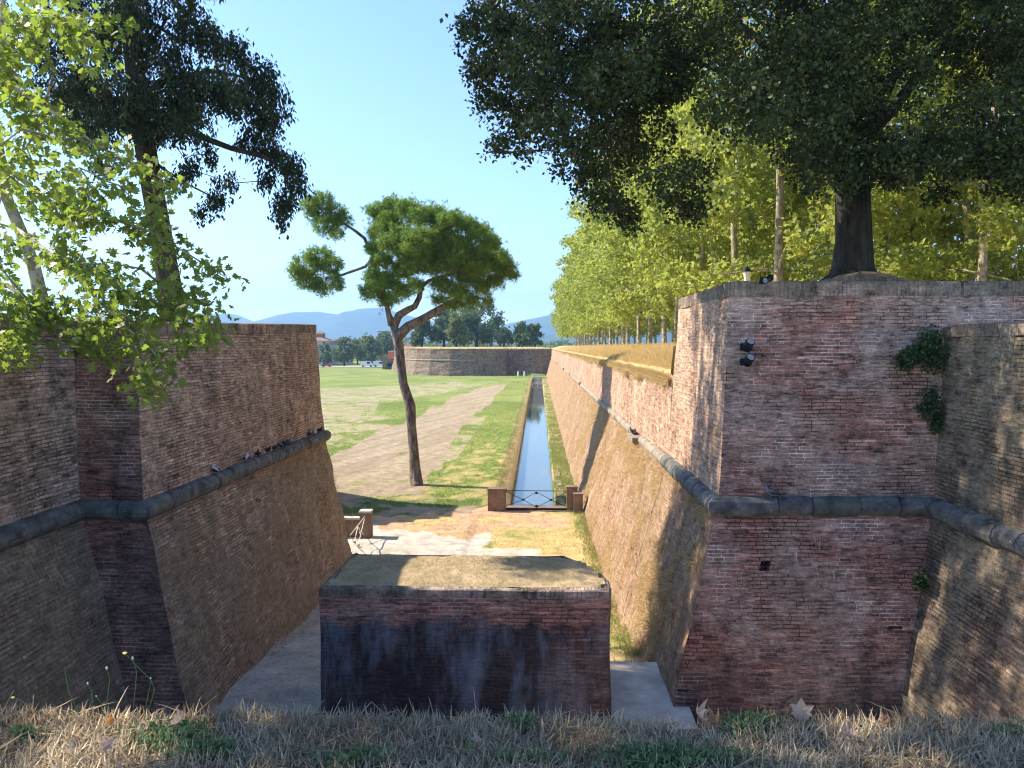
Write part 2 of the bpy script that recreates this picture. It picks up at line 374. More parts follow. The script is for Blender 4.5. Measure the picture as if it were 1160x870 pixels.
# ------------------------------------------------------------------ materials
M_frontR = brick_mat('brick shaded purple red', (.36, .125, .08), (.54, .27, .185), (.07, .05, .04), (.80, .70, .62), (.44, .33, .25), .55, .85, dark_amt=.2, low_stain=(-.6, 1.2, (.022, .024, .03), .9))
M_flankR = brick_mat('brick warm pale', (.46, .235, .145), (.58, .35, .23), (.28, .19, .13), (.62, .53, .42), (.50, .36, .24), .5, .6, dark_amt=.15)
M_batterR = brick_mat('battered brick ochre', (.46, .235, .14), (.58, .34, .21), (.26, .17, .11), (.60, .5, .37), (.47, .32, .2), .6, .5, rough_cover=.65, cover=(.42, .29, .14), dark_amt=.25, bumpst=.9)
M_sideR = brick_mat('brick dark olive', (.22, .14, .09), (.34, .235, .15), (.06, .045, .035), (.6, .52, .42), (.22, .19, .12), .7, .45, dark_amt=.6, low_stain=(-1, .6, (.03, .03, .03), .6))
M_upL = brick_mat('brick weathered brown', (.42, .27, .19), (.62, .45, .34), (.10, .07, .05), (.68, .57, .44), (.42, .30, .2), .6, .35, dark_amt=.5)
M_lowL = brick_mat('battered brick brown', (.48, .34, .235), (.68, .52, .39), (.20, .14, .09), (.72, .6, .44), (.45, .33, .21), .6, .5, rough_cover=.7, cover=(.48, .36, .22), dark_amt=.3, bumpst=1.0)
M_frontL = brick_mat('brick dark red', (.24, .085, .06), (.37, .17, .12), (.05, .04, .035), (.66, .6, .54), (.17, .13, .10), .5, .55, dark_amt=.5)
M_block = brick_mat('brick block red and black', (.36, .12, .08), (.50, .24, .17), (.08, .06, .05), (.65, .58, .52), (.26, .18, .14), .5, .6, dark_amt=.3)
M_far = brick_mat('far brick', (.23, .155, .11), (.31, .22, .155), (.24, .18, .13), (.42, .36, .27), (.26, .19, .13), .6, .4, row=.3, width=1.2, msize=.03, dark_amt=.5)
M_coping = brick_mat('brick coping', (.32, .20, .15), (.50, .36, .27), (.12, .10, .08), (.5, .45, .38), (.14, .13, .09), .6, .5, row=.4, width=.085, dark_amt=.3)
M_cordD = stone_mat('dark stone', (.05, .053, .052), (.20, .195, .175), lich=(.55, .54, .48), lich_amt=.7)
M_cordP = stone_mat('pale stone', (.20, .17, .12), (.40, .34, .25), lich_amt=.3)
M_postst = stone_mat('post stone', (.17, .11, .08), (.27, .20, .15), lich_amt=.2)
M_palest = stone_mat('pale cap stone', (.5, .46, .38), (.66, .62, .52), lich_amt=.2)
M_oak = leaf_mat('holm oak leaf', (.02, .033, .010), (.08, .11, .033), .15, .5, spec=.2, cc=(.20, .24, .10))
M_plane = leaf_mat('plane leaf', (.085, .135, .025), (.40, .44, .11), .45, .5, tcol=(.44, .50, .09), cc=(.42, .36, .07))
M_planeN = leaf_mat('near plane leaf', (.045, .075, .02), (.33, .33, .09), .45, .5, tcol=(.30, .42, .05), cc=(.38, .26, .06))
M_pine = leaf_mat('pine needle', (.07, .15, .02), (.32, .44, .075), .35, .6, cc=(.20, .20, .06))
M_cedar = leaf_mat('dark conifer leaf', (.018, .032, .016), (.055, .08, .035), .12, .6, spec=.15)
M_fartree = leaf_mat('far tree leaf', (.07, .11, .04), (.17, .21, .075), .3, .7)
M_fartreeY = leaf_mat('far yellow tree leaf', (.10, .14, .04), (.24, .26, .07), .3, .7)
M_dry = leaf_mat('dry grass', (.30, .21, .10), (.62, .50, .30), .25, .8, cc=(.12, .08, .05))
M_gold = leaf_mat('golden dry grass', (.45, .32, .13), (.72, .56, .29), .25, .8, cc=(.2, .14, .07))
M_weed = leaf_mat('green weed', (.14, .19, .035), (.34, .38, .09), .4, .7)
M_weed2 = leaf_mat('meadow blade', (.10, .16, .025), (.28, .34, .07), .35, .7)
M_weedD = leaf_mat('dark ivy', (.02, .05, .015), (.06, .11, .035), .15, .6)
M_straw = leaf_mat('straw', (.36, .27, .16), (.80, .68, .48), .2, .8, cc=(.15, .10, .07))
M_barkP = bark_mat('pine bark', (.07, .05, .04), (.32, .25, .20), 7)
M_barkO = bark_mat('oak bark', (.018, .017, .014), (.06, .055, .045))
M_barkC = bark_mat('conifer bark', (.03, .022, .018), (.09, .065, .05))
M_barkPl = bark_mat('plane bark', (.17, .145, .105), (.34, .30, .22), 4, patch=(.45, .40, .29))
M_metal = simple('metal in shade tone', (.025, .027, .03), .5, .2, 8, .4)  # grey metal seen backlit; its shade is put into the colour
M_metalPaleLit = simple('pale metal in sunlit tone', (.55, .5, .42), .5, .2, 8, .2)  # same grey metal made pale to carry sunlight on the left railing
M_black = simple('black lamp housing', (.015, .018, .022), .4, .2, 10)
M_white = simple('white paint', (.75, .75, .72), .5, .1, 5)
Ng = NT('lamp glass'); Ng.col((.30, .34, .36), .2); Ng.p.inputs['Specular IOR Level'].default_value = .8; M_glass = Ng.m

# ------------------------------------------------------------------ ground
PROF = [(-50, -.45), (14.0, -.45), (14.6, -.42), (17, -.45), (19, -.62), (22, -1.0), (28, -1.2), (35, -1.3), (9000, -1.3)]
def gz(x, y):
    z = float(np.interp(y, [p[0] for p in PROF], [p[1] for p in PROF]))
    if 39.5 < y < 205:
        pass
        if -1.6 < x < .96: z = -3.0
        elif x < -1.55: z = z-.25*max(0, 1-abs(x+1.55)/1.0)
        else: z = z-.3
    if y > 30 and not (-3 < x < 3): z += .10*fbm(x, y, .06, 2)+.03*fbm(x, y, .5, 5)
    return z+.015*fbm(x, y, 1.3, 3)
xs = [-1.75, -1.62, -1.56, .92, 1.0, 1.3]
x = 1.45
while x < 5: xs.append(x); x += .18
step = .5
while x < 6000: xs.append(x); x += step; step *= 1.25
x = -2.0
while x > -16: xs.append(x); x -= .18
step = .25
while x > -140: xs.append(x); x -= step; step *= 1.04
while x > -6000: xs.append(x); x -= step; step *= 1.3
xs += list(np.linspace(-1.3, .8, 12)); xs = sorted(xs)
ys = [-40, -10, 4, 12]; y = 13.0
while y < 39.3: ys.append(y); y += .17
ys += [39.48, 39.52]; y = 39.8
while y < 204.8: ys.append(y); y += max(.2, y*.010)
ys += [204.98, 205.02]; y = 207
while y < 400: ys.append(y); y *= 1.012
while y < 9000: ys.append(y); y *= 1.25
def poly_px(pts, z=-1.3): return [tuple(at(a, b, z=z)[:2]) for a, b in pts]
DIRT = poly_px([(365, 520), (430, 492), (480, 466), (520, 447), (548, 438), (572, 437), (556, 447), (520, 492), (484, 540), (478, 556), (440, 560), (380, 560)])
SAND1 = poly_px([(355, 440), (440, 437), (520, 432), (545, 436), (500, 445), (450, 452), (430, 470), (400, 486), (355, 492)])
PALE = poly_px([(380, 585), (430, 588), (480, 588), (545, 583), (560, 590), (535, 640), (380, 640)], -1.2)
RED = poly_px([(430, 582), (560, 576), (665, 582), (662, 596), (560, 603), (520, 610), (450, 600)], -1.25)
STRAWZ = poly_px([(540, 596), (670, 585), (700, 650), (715, 700), (690, 700), (560, 640)], -1.1)
PATCH = poly_px([(478, 545), (553, 500), (560, 575), (470, 578), (440, 565)])
def inside(poly, x, y):
    c = False; j = len(poly)-1
    for i in range(len(poly)):
        a, b = poly[i], poly[j]
        if (a[1] > y) != (b[1] > y) and x < (b[0]-a[0])*(y-a[1])/(b[1]-a[1])+a[0]: c = not c
        j = i
    return c
C_G = np.array((.14, .205, .03)); C_G2 = np.array((.25, .29, .065)); C_DIRT = np.array((.37, .285, .19)); C_SAND = np.array((.39, .32, .20)); C_PALE = np.array((.56, .51, .43)); C_RED = np.array((.58, .36, .22)); C_STR = np.array((.56, .42, .17)); C_GRAV = np.array((.55, .49, .41)); C_BANK = np.array((.42, .33, .17))
def lerp(a, b, t): t = max(0, min(1, t)); return a*(1-t)+b*t
def paint(x, y):
    s = max(.3, y*.028); jx = x+s*fbm(x, y, .9/s*.35, 31); jy = y+s*2.2*fbm(x, y, .9/s*.35, 77)
    n = fbm(x, y, .12, 9); n2 = fbm(x, y, .5, 19)
    c = lerp(C_G, C_G2, .5+.9*n)
    if y < 42: c = lerp(c, C_STR*.8, .25+n2)
    if inside(SAND1, jx, jy): c = lerp(C_SAND, c, .42+1.3*n2)
    elif inside(DIRT, jx, jy): c = lerp(lerp(C_DIRT*.85, C_DIRT*1.12, .5+fbm((x-y*.28)*1.2, y*.05, 1, 44)*1.5), c, .9*n2-.2)
    elif x < -6 and y < 90 and y > 46 and n+n2*.5 > .18: c = lerp(c, C_SAND, .8)
    elif inside(PATCH, jx, jy): c = lerp(C_STR*.85, c, .85+1.4*n2)
    if y < 41.5 and x < -3:
        c = lerp(C_DIRT, C_G*.8, (n2+.25)*2)
    if inside(PALE, jx, jy): c = C_PALE*(1+.1*n2)
    if inside(STRAWZ, jx, jy): c = lerp(C_STR, C_G2, n2*1.2)
    if inside(RED, jx, jy): c = lerp(C_RED, C_STR, .2+n2*1.6)
    if 39 < y < 206 and (-2.15 < x+1.0*n2 < -1.5): c = lerp(C_BANK, C_STR*.8, .5+n2*2)
    if 39 < y < 206 and .9 < x: c = lerp(C_G*.8, C_BANK, .4+n2*2)
    if y < 31:
        a = x+.5*n2
        if a < 1.3: c = C_GRAV*(1+.12*n2)
        else: c = lerp(C_STR, C_G2, .5+n2*2) if y > 18.5+.8*n2 else (C_SAND*.8 if y > 17.2+.4*n2 else C_GRAV*1.25)
        if y > 24.5: c = lerp(c, C_PALE if a < .2 else C_STR, (y-24.5)/3)
    return c
V = []; CC = []
for yy in ys:
    for xx in xs:
        V.append((xx, yy, gz(xx, yy))); c = paint(xx, yy) if yy < 420 and abs(xx) < 220 else C_G
        CC.append((*np.clip(c, 0, 1), 1))
W = len(xs); ii, jj = np.meshgrid(np.arange(len(ys)-1), np.arange(W-1), indexing='ij'); b0 = (ii*W+jj).ravel()
F = np.stack([b0, b0+1, b0+W+1, b0+W], 1)
N = NT('ground soil and grass'); P = N.geo(); a = N.n.new('ShaderNodeAttribute'); a.attribute_name = 'paint'
n1 = N.noise(P, 1.6, 8, .75); n2 = N.noise(P, 14, 8, .8)
h = N.n.new('ShaderNodeHueSaturation'); N.t.links.new(a.outputs['Color'], h.inputs['Color'])
N.t.links.new(N.math('ADD', N.ramp(n1, .25, .75, .45, 1.5), N.ramp(n2, .25, .75, -.4, .4)), h.inputs['Value'])
c = N.mix(N.math('MULTIPLY', N.ramp(N.noise(P, 3.7, 6, .75), .5, .62), .25), h.outputs[0], (.42, .36, .17))
c = N.mix(N.math('MULTIPLY', N.ramp(N.noise(P, .55, 8, .75), .52, .62), .2), c, (.36, .32, .15))
c = N.mix(N.math('MULTIPLY', N.ramp(N.noise(P, 5.7, 6, .75), .62, .72), .5), c, (.10, .10, .045))
N.col(c, .95); N.bump(n2, .8, .06)
ground = mesh('ground', V, F, N.m, col=CC); tag(ground, kind='structure')
# water
N = NT('canal water'); P = N.geo(); N.col(N.mix(N.ramp(N.noise(N.mapping(P, (1, .35, 1)), 1.3, 6, .7), .55, .63), (.10, .13, .14), (.16, .17, .09)), .04)
N.p.inputs['Specular IOR Level'].default_value = .9; N.p.inputs['IOR'].default_value = 1.33; N.bump(N.noise(N.mapping(P, (1, .5, 1)), 3, 3), .12, .02)
wat = mesh('water', [(-1.85, 39.6, -2.15), (1.3, 39.6, -2.15), (1.3, 205.01, -2.15), (-1.85, 205.01, -2.15)], [(0, 1, 2, 3)], N.m); tag(wat, kind='structure')

# ------------------------------------------------------------------ right: high brick bastion corner
ZC = 3.71
def base_pt(cx, cy, sx, sy, zb=-1.6): h_ = ZC-zb; return (cx+sx*h_, cy+sy*h_, zb)
rb = thing('brick_bastion', 'tall square brick bastion corner on the right with dark string course and oak on top', 'bastion', (5, 17, -1.3))
def loc(o, root):
    bpy.context.view_layer.update(); o.matrix_parent_inverse = root.matrix_world.inverted(); return o
def under(root, *os_):
    bpy.context.view_layer.update()
    for o in os_: o.parent = root; o.matrix_parent_inverse = root.matrix_world.inverted()
Bc = (8.06, 15.84, ZC); Cc = (3.68, 15.84, ZC); Dc = (3.68, 21.9, ZC)
Bb = base_pt(8.06, 15.84, -.28, -.28); Cb = base_pt(3.68, 15.84, -.28, -.28); Db = base_pt(3.68, 21.9, -.28, 0)
def hole_at(px, py, w_, h_): # on the lower front face, seg running B->C
    q = at(px, py, Y=15.2); frac = (ZC-q[2])/(ZC+1.6)
    u = (8.06-q[0]); 
    return u, (q[2]+1.6)
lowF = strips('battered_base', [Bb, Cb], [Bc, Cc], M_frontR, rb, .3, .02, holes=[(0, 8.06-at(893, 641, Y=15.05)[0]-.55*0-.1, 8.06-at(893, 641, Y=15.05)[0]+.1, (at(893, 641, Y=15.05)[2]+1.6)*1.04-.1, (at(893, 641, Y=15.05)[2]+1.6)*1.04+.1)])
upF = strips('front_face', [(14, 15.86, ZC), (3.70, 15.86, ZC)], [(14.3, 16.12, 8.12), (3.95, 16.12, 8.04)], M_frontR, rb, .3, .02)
lowS = strips('battered_flank', [Cb, Db], [Cc, Dc], M_batterR, rb, .3, .03, u0=4.4)
upS = strips('flank_face', [(3.70, 15.86, ZC), (3.70, 21.9, ZC), (9.5, 21.9, ZC)], [(3.95, 16.12, 8.04), (3.95, 21.9, 8.04), (9.5, 21.9, 8.04)], M_flankR, rb, .3, .02, u0=10.3)
cd = cordon('string_course', [Bc, Cc, Dc], .215, M_cordD, rb, seed=4)
m = MB()
def coping(m, pts, z0, z1, out=.015, depth=.42, step=.35, amp=.012):
    """row of bricks on edge along a wall top; pts in plan, inner side to the left of travel"""
    for i in range(len(pts)-1):
        a, b = Vector((*pts[i], 0)), Vector((*pts[i+1], 0)); L = (b-a).length; d = (b-a)/L; nl = Vector((-d.y, d.x, 0)); k = max(1, int(L/step)); zo = z0 if not hasattr(z0, '__len__') else z0[i]
        bs = len(m.V)
        for j in range(k+1):
            p = a+d*(L*j/k); q = nz((p.x, p.y, z1), 1.5)*amp; q2 = nz((p.x, p.y, z1), 2.1, 8)*amp
            dz = q2*1.2
            for o_, z in ((-out+q, z0), (-out+q*.5, z1+dz-.02), (-out+.03, z1+dz), (depth, z1+dz+.02), (depth, z0)):
                v = p+nl*o_; m.V.append((v.x, v.y, z)); m.U.append((L*j/k+i*.37, z if o_ < .1 else z1+o_))
        for j in range(k):
            for t in range(4): m.F.append((bs+j*5+t, bs+j*5+t+1, bs+j*5+5+t+1, bs+j*5+5+t))
        m.F.append(tuple(bs+t for t in range(5))); m.F.append(tuple(bs+k*5+t for t in reversed(range(5))))
coping(m, [(3.95, 21.9), (3.95, 16.12), (14.3, 16.12)], 8.03, 8.33)
cp = m.build('coping', M_coping, rb)
# loose soil and roots on top of the bastion, part of the thing
def terrace(name, x0, x1, y0, y1, zf, mat, parent=None, res=.5, cond=None):
    X = np.arange(x0, x1+res*.5, res); Y = np.arange(y0, y1+res*.5, res); V = [(x, y, zf(x, y)) for y in Y for x in X]; Wd = len(X)
    F = [(j*Wd+i, j*Wd+i+1, (j+1)*Wd+i+1, (j+1)*Wd+i) for j in range(len(Y)-1) for i in range(Wd-1) if cond is None or cond(X[i]+res/2, Y[j]+res/2)]
    return mesh(name, V, F, mat, parent, uv=[(v[0], v[1]) for v in V])
M_earth = simple('dry earth', (.20, .15, .10), .95, .4, 3, bump=.8)
M_goldg = simple('golden grass ground', (.50, .37, .17), .95, .3, 2.5, bump=.9)
M_lawn = simple('rampart lawn', (.16, .17, .06), .95, .35, 1.5, bump=.8)
def zr(x, y):
    top = 8.25+.66*math.exp(-((x-8.2)**2/2.2+(y-20)**2/2.5))+.05*fbm(x, y, .8, 4)
    if y > 22: top = max(7.0, top-(y-22)*.35)
    return top
rt_ = terrace('top_ground', 4.0, 30, 16.2, 21.8, zr, M_earth, rb, .4)
under(rb, lowF, upF, lowS, upS, cd, cp, rt_)
# promenade behind
def zp(x, y):
    edge = 3.86
    if y < 22.0: return 7.0
    t = (x-edge)/2.9
    return 6.15+.88*min(1, max(0, t))**.8+.05*fbm(x, y, .5, 6) if x < 8 else 7.03+.06*fbm(x, y, .3, 2)
def zp2(x, y):
    k = max(0, 1-(y-21.9)/4) if x > 7.5 else 0
    return zp(x, y)+1.2*k*min(1, (x-7.5)/2 if x > 7.5 else 0)
XX = list(np.arange(3.82, 8.2, .3))+list(np.arange(8.5, 60, 2.5)); YY = []
y = 21.92
while y < 236: YY.append(y); y += .5+(y-22)*.02
V = [(x, y, zp2(x, y)) for y in YY for x in XX]; Wd = len(XX)
pm = mesh('rampart_ground', V, [(j*Wd+i, j*Wd+i+1, (j+1)*Wd+i+1, (j+1)*Wd+i) for j in range(len(YY)-1) for i in range(Wd-1)], M_goldg); tag(pm, kind='structure')

# right: low side wall coming toward the viewer
sw = thing('brick_side_wall', 'olive brown brick side wall at right edge, lower than the bastion, with patches of sunlight', 'wall', (8, 12, -1))
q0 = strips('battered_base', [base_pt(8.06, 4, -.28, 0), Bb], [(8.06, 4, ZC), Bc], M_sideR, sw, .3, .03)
q1 = strips('upper_face', [(8.08, 4, ZC), (8.08, 15.82, ZC)], [(8.26, 4, 7.2), (8.26, 16.1, 7.2)], M_sideR, sw, .3, .03, top_noise=.03)
q2 = cordon('string_course', [(8.06, 4, ZC), Bc, (7.9, 15.84, ZC)], .215, M_cordD, sw, seed=9)
m = MB(); coping(m, [(8.26, 16.0), (8.26, 4)], 7.18, 7.42, amp=.06); q3 = m.build('coping', M_coping, sw)
q4 = terrace('top_ground', 8.6, 20.6, 4, 15.6, lambda x, y: 7.36+.05*fbm(x, y, .6, 3), M_lawn, sw, .6)
q5 = mesh('inner_face', [(20.6, 4, -1), (20.6, 16.5, -1), (20.6, 16.5, 7.4), (20.6, 4, 7.4)], [(0, 1, 2, 3)], M_sideR, sw, uv=[(0, 0), (12, 0), (12, 8), (0, 8)])
under(sw, q0, q1, q2, q3, q4, q5)

# long curtain wall
cw = thing('curtain_wall', 'long sunlit brick rampart running away beside the canal with dry grass along its top', 'wall', (3, 60, -1.3))
q0 = strips('battered_base', [Db, (Db[0], 222, -1.6)], [Dc, (3.68, 222, ZC)], M_batterR, cw, .3, .05, u0=10.4, grade=1.012)
q1 = strips('upper_face', [(3.70, 21.9, ZC), (3.70, 222, ZC)], [(3.84, 21.9, 6.16), (3.84, 222, 6.16)], M_flankR, cw, .3, .03, u0=16, grade=1.012, top_noise=.12)
q2 = cordon('string_course', [(3.66, 21.9, ZC), (3.66, 222, ZC)], .16, M_cordP, cw, gaps=[(0, 5.6, 7.1), (0, 43, 45.5), (0, 64, 66.5), (0, 84, 88), (0, 120, 126)], seed=5, grade=1.015)
under(cw, q0, q1, q2)

# ------------------------------------------------------------------ left bastion
lb = thing('brick_bastion', 'weathered brown bastion on the left with sloping base and pigeons on its string course', 'bastion', (-10, 20, -1.3))
A = (-9.18, 4, ZC); B = (-9.18, 15.0, ZC); C = (-7.87, 15.0, ZC); D = (-7.87, 28.0, ZC); E1 = (-20, 29.5, ZC); E2 = (-20, 36, ZC); F0 = (-13.7, 39.3, ZC); F1 = (-13.4, 42.5, ZC); G1 = (-44, 46, ZC)  # far lobe is unseen, added and shaped to cast the moat floor shadow
Ab = (-7.15, 4, -1.6); Bb2 = (-7.15, 13.7, -1.6); Cb2 = (-6.12, 13.7, -1.6); Db2 = (-7.1, 29.2, -1.6); Eb = (-18.8, 30.9, -1.6); Eb2 = (-18.8, 35, -1.6); Fb0 = (-12.3, 38.4, -1.6); Fb = (-11.9, 43.8, -1.6); Gb = (-44, 47.6, -1.6)
q0 = strips('battered_side', [Ab, Bb2], [A, B], M_lowL, lb, .3, .03)
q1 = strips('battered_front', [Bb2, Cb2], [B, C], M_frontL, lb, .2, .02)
q2 = strips('battered_flank', [Cb2, Db2, Eb, Eb2, Fb0, Fb, Gb], [C, D, E1, E2, F0, F1, G1], M_lowL, lb, .3, .05)
At = (-9.4, 4, 7.25); Bt = (-9.4, 15.25, 7.25); Ct = (-8.2, 15.3, 7.2); Dt = (-8.08, 27.75, 7.5); Et = (-20.2, 29.3, 7.45); Et2 = (-20.2, 36.1, 7.45); Ft0 = (-13.9, 39.4, 7.5); Ft = (-13.6, 42.1, 7.5); Gt = (-44, 45.8, 7.5)
def up_(p, e=.01): return (p[0]-e, p[1]+e, p[2])
q3 = strips('upper_side', [up_(A), up_(B)], [At, Bt], M_upL, lb, .3, .03)
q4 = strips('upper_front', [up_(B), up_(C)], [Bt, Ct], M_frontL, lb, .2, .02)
q5 = strips('upper_flank', [up_(C), (D[0]-.01, D[1]-.01, ZC), E1, E2, F0, F1, G1], [Ct, Dt, Et, Et2, Ft0, Ft, Gt], M_upL, lb, .3, .03)
q6 = cordon('string_course', [A, B, C, D, (-9.2, 28.7, ZC)], .205, M_cordD, lb, seed=12)
m = MB()
def coping_v(m, p, q, out=.015, depth=.42, h_=.28):
    k0 = len(m.V); coping(m, [p[:2], q[:2]], p[2]-.02, p[2]+h_, out, depth)
    L = math.dist(p[:2], q[:2])
    for i in range(k0, len(m.V)):
        v = m.V[i]; t = math.dist(v[:2], p[:2])/L; m.V[i] = (v[0], v[1], v[2]+(q[2]-p[2])*min(1, t))
for p, q in ((At, Bt), (Bt, Ct)): coping_v(m, p, q)
coping_v(m, Ct, Dt)
q7 = m.build('coping', M_coping, lb)
def lin(x, y): 
    if y < 15.7: return x < -9.5
    if y < 28: return x < -8.3
    if y < 37: return x < -20.3
    return x < -14-max(0, 39.5-y)*2 if y < 42 else False
q8 = terrace('top_ground', -44, -8.3, 4, 42, lambda x, y: 7.42+.25*max(0, min(1, (y-15)/13))+.06*fbm(x, y, .5, 9)+.35*max(0, min(1, (-x-11)/6)), M_lawn, lb, .6, cond=lin)
under(lb, q0, q1, q2, q3, q4, q5, q6, q7, q8)

# ------------------------------------------------------------------ central brick block
N = None
def block_mat():
    M = M_block; t = M.node_tree; n = t.nodes; S = NT.__new__(NT); S.m = M; S.t = t; S.n = n; S.p = n['Principled BSDF']; S.out = n['Material Output']
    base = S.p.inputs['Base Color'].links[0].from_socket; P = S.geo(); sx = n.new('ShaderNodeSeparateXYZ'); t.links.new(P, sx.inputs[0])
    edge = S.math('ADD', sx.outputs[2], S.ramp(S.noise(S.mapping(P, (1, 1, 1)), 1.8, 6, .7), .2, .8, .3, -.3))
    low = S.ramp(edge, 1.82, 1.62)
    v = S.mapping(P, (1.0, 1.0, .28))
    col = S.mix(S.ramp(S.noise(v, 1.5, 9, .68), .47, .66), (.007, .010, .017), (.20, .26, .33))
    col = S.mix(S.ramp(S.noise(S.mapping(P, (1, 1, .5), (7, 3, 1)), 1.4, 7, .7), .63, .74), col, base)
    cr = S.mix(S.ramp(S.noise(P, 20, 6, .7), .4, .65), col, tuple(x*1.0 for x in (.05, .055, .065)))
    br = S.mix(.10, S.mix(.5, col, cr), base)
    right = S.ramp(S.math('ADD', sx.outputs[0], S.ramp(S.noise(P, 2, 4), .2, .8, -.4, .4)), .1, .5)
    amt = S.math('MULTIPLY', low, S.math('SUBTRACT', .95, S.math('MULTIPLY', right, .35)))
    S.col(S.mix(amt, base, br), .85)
block_mat()
bk = thing('brick_block', 'low free-standing brick block in the moat, black stained front and dry turf on top', 'block', (-1.4, 15.5, 0))
plan = [(-4.18, 14.35), (1.34, 14.35), (1.39, 14.5), (1.39, 15.0), (1.28, 15.5), (.98, 16.15), (.58, 16.75), (-4.12, 16.75)]
low = [(x, y, -.6) for x, y in plan]+[(*plan[0], -.6)]; top = [(x, y, 2.24) for x, y in plan]+[(*plan[0], 2.24)]
q0 = strips('brick_face', low, top, M_block, bk, .2, .015)
m = MB(); coping(m, plan+[plan[0]], 2.22, 2.385, .004, .12, .2, .012); q1 = m.build('brick_rim', M_coping, bk)
def zb(x, y): return 2.385+.07*math.exp(-((y-15.6)/.8)**2)+.03*fbm(x, y, 1.5, 5)
NT_ = NT('turf on block'); P = NT_.geo()
NT_.col(NT_.mix(NT_.ramp(NT_.noise(P, 1.5, 8, .7), .4, .6), (.54, .41, .24), (.36, .29, .15)), .95); NT_.bump(NT_.noise(P, 25, 6, .8), .8, .04)
bx_in = [(-4.06, 14.47), (1.24, 14.47), (1.27, 15.0), (1.16, 15.45), (.88, 16.05), (.5, 16.62), (-4.0, 16.62)]
q2 = terrace('turf_top', -4.1, 1.35, 14.44, 16.7, zb, NT_.m, bk, .1, cond=lambda x, y: inside(bx_in, x, y))
under(bk, q0, q1, q2)

# ------------------------------------------------------------------ embankment under the viewer
def ze(x, y):
    edge = 3.42+.05*fbm(x, 0, 1.2, 8); z = 5.285+.03*fbm(x, y, 2.0, 5)+.035*fbm(x, 0, .8, 3)
    if y > edge: z -= (y-edge)**1*1.3+.25*(y-edge)
    return z
X = np.arange(-9.0, 8.3, .12); Y = list(np.arange(-8, 2, .8))+list(np.arange(2, 4.3, .06)); V = [(x, y, ze(x, y)) for y in Y for x in X]
V += [(x, 4.4, -1.5) for x in X]; Wd = len(X)
M_soil = simple('embankment soil', (.16, .13, .09), .95, .35, 8, bump=.8)
em = mesh('embankment', V, [(j*Wd+i, j*Wd+i+1, (j+1)*Wd+i+1, (j+1)*Wd+i) for j in range(len(Y)) for i in range(Wd-1)], M_soil); tag(em, kind='structure')

# ------------------------------------------------------------------ trees
def tree(name, label, cat, base, trunk, rt, blobs, mats, tmpl, size, per=14, sig=.22, shell=.5, droop=0, group=None, r0=.12, sag=.1, targets=None, extra=None, sides=10):
    t = thing(name, label, cat, base, group=group)
    m = MB(); m.tube(trunk, rt, sides); grow(m, trunk[len(trunk)//2:], rt[len(rt)//2:], targets if targets is not None else [b[0] for b in blobs], r0, sag)
    if extra: extra(m)
    a = m.build('trunk', mats[0], t, smooth=True); Pn, Tt = cloud(blobs, per, sig, shell)
    b = leaves('crown', Pn, tmpl, size, mats[1], t, droop, Tt); under(t, a, b); return t

def region_blobs(poly, Yc, Yr, n, rad, nl, yfun=None, keep=None):
    xs_ = [p[0] for p in poly]; ys_ = [p[1] for p in poly]; out = []; tries = 0
    while len(out) < n and tries < n*60:
        tries += 1; px = random.uniform(min(xs_), max(xs_)); py = random.uniform(min(ys_), max(ys_))
        if not inside(poly, px, py) or (keep and not keep(px, py)): continue
        Y = Yc+random.uniform(-1, 1)*Yr; c = at(px, py, Y=Y); r = random.uniform(*rad)
        if any(np.linalg.norm(c-o[0]) < .5*r for o in out): continue
        out.append((c, (r, r, r*.75), int(nl*(r/rad[1])**2)))
    return out
# holm oak on the bastion
oakpoly = [(560, -30), (540, 20), (535, 60), (545, 120), (580, 150), (640, 165), (665, 205), (700, 220), (735, 215), (770, 205), (790, 215), (815, 150), (850, 190), (880, 165), (905, 120), (925, 190), (1000, 215), (1040, 190), (1075, 205), (1160, 190), (1420, 200), (1520, 0), (1400, -260), (1000, -420), (700, -260)]
gaps = [(1130, 140, 10), (1000, 110, 9), (765, 150, 14), (795, 128, 13), (822, 198, 15), (720, 150, 8), (1085, 195, 14), (875, 145, 20), (905, 130, 14), (780, 262, 22), (830, 240, 12)]
kp = lambda px, py: all((px-a)**2+(py-b)**2 > r*r for a, b, r in gaps)
bl = region_blobs([p for p in oakpoly], 20.0, 4.5, 330, (.5, 1.15), 1500, keep=kp)
for px, py, r, nn in ((552, 30, .5, 350), (545, 75, .45, 320), (560, 115, .5, 350), (575, 155, .4, 200), (600, 60, .9, 700), (660, 90, .9, 800), (700, 60, 1, 900), (725, 105, .9, 800), (760, 80, .9, 800), (690, 150, .7, 500), (655, 20, .9, 700), (720, 15, .9, 700), (780, 30, .9, 700), (620, 140, .8, 600), (648, 175, .55, 350), (700, 235, .38, 240), (712, 250, .28, 140), (685, 225, .4, 220), (668, 205, .45, 260), (770, 232, .35, 220), (790, 240, .28, 130), (560, 170, .22, 60), (590, 175, .25, 70), (630, 30, 1, 700), (960, 150, .9, 800), (935, 170, .6, 500), (1010, 180, .7, 500), (965, 195, .5, 420), (1100, 180, .7, 500), (1145, 195, .7, 400), (1060, 215, .3, 150)):
    bl.append((at(px, py, Y=18.6+random.uniform(-1, 1)), (r, r, r*.85), int(nn*2.0)))
tk = [at(966, 318, Y=20)-np.array([0, 0, .2]), at(966, 300, Y=20), at(967, 270, Y=20), at(966, 225, Y=20), at(962, 170, Y=20.1), at(955, 100, Y=20.2), at(950, 20, Y=20.3), at(960, -80, Y=20.3)]
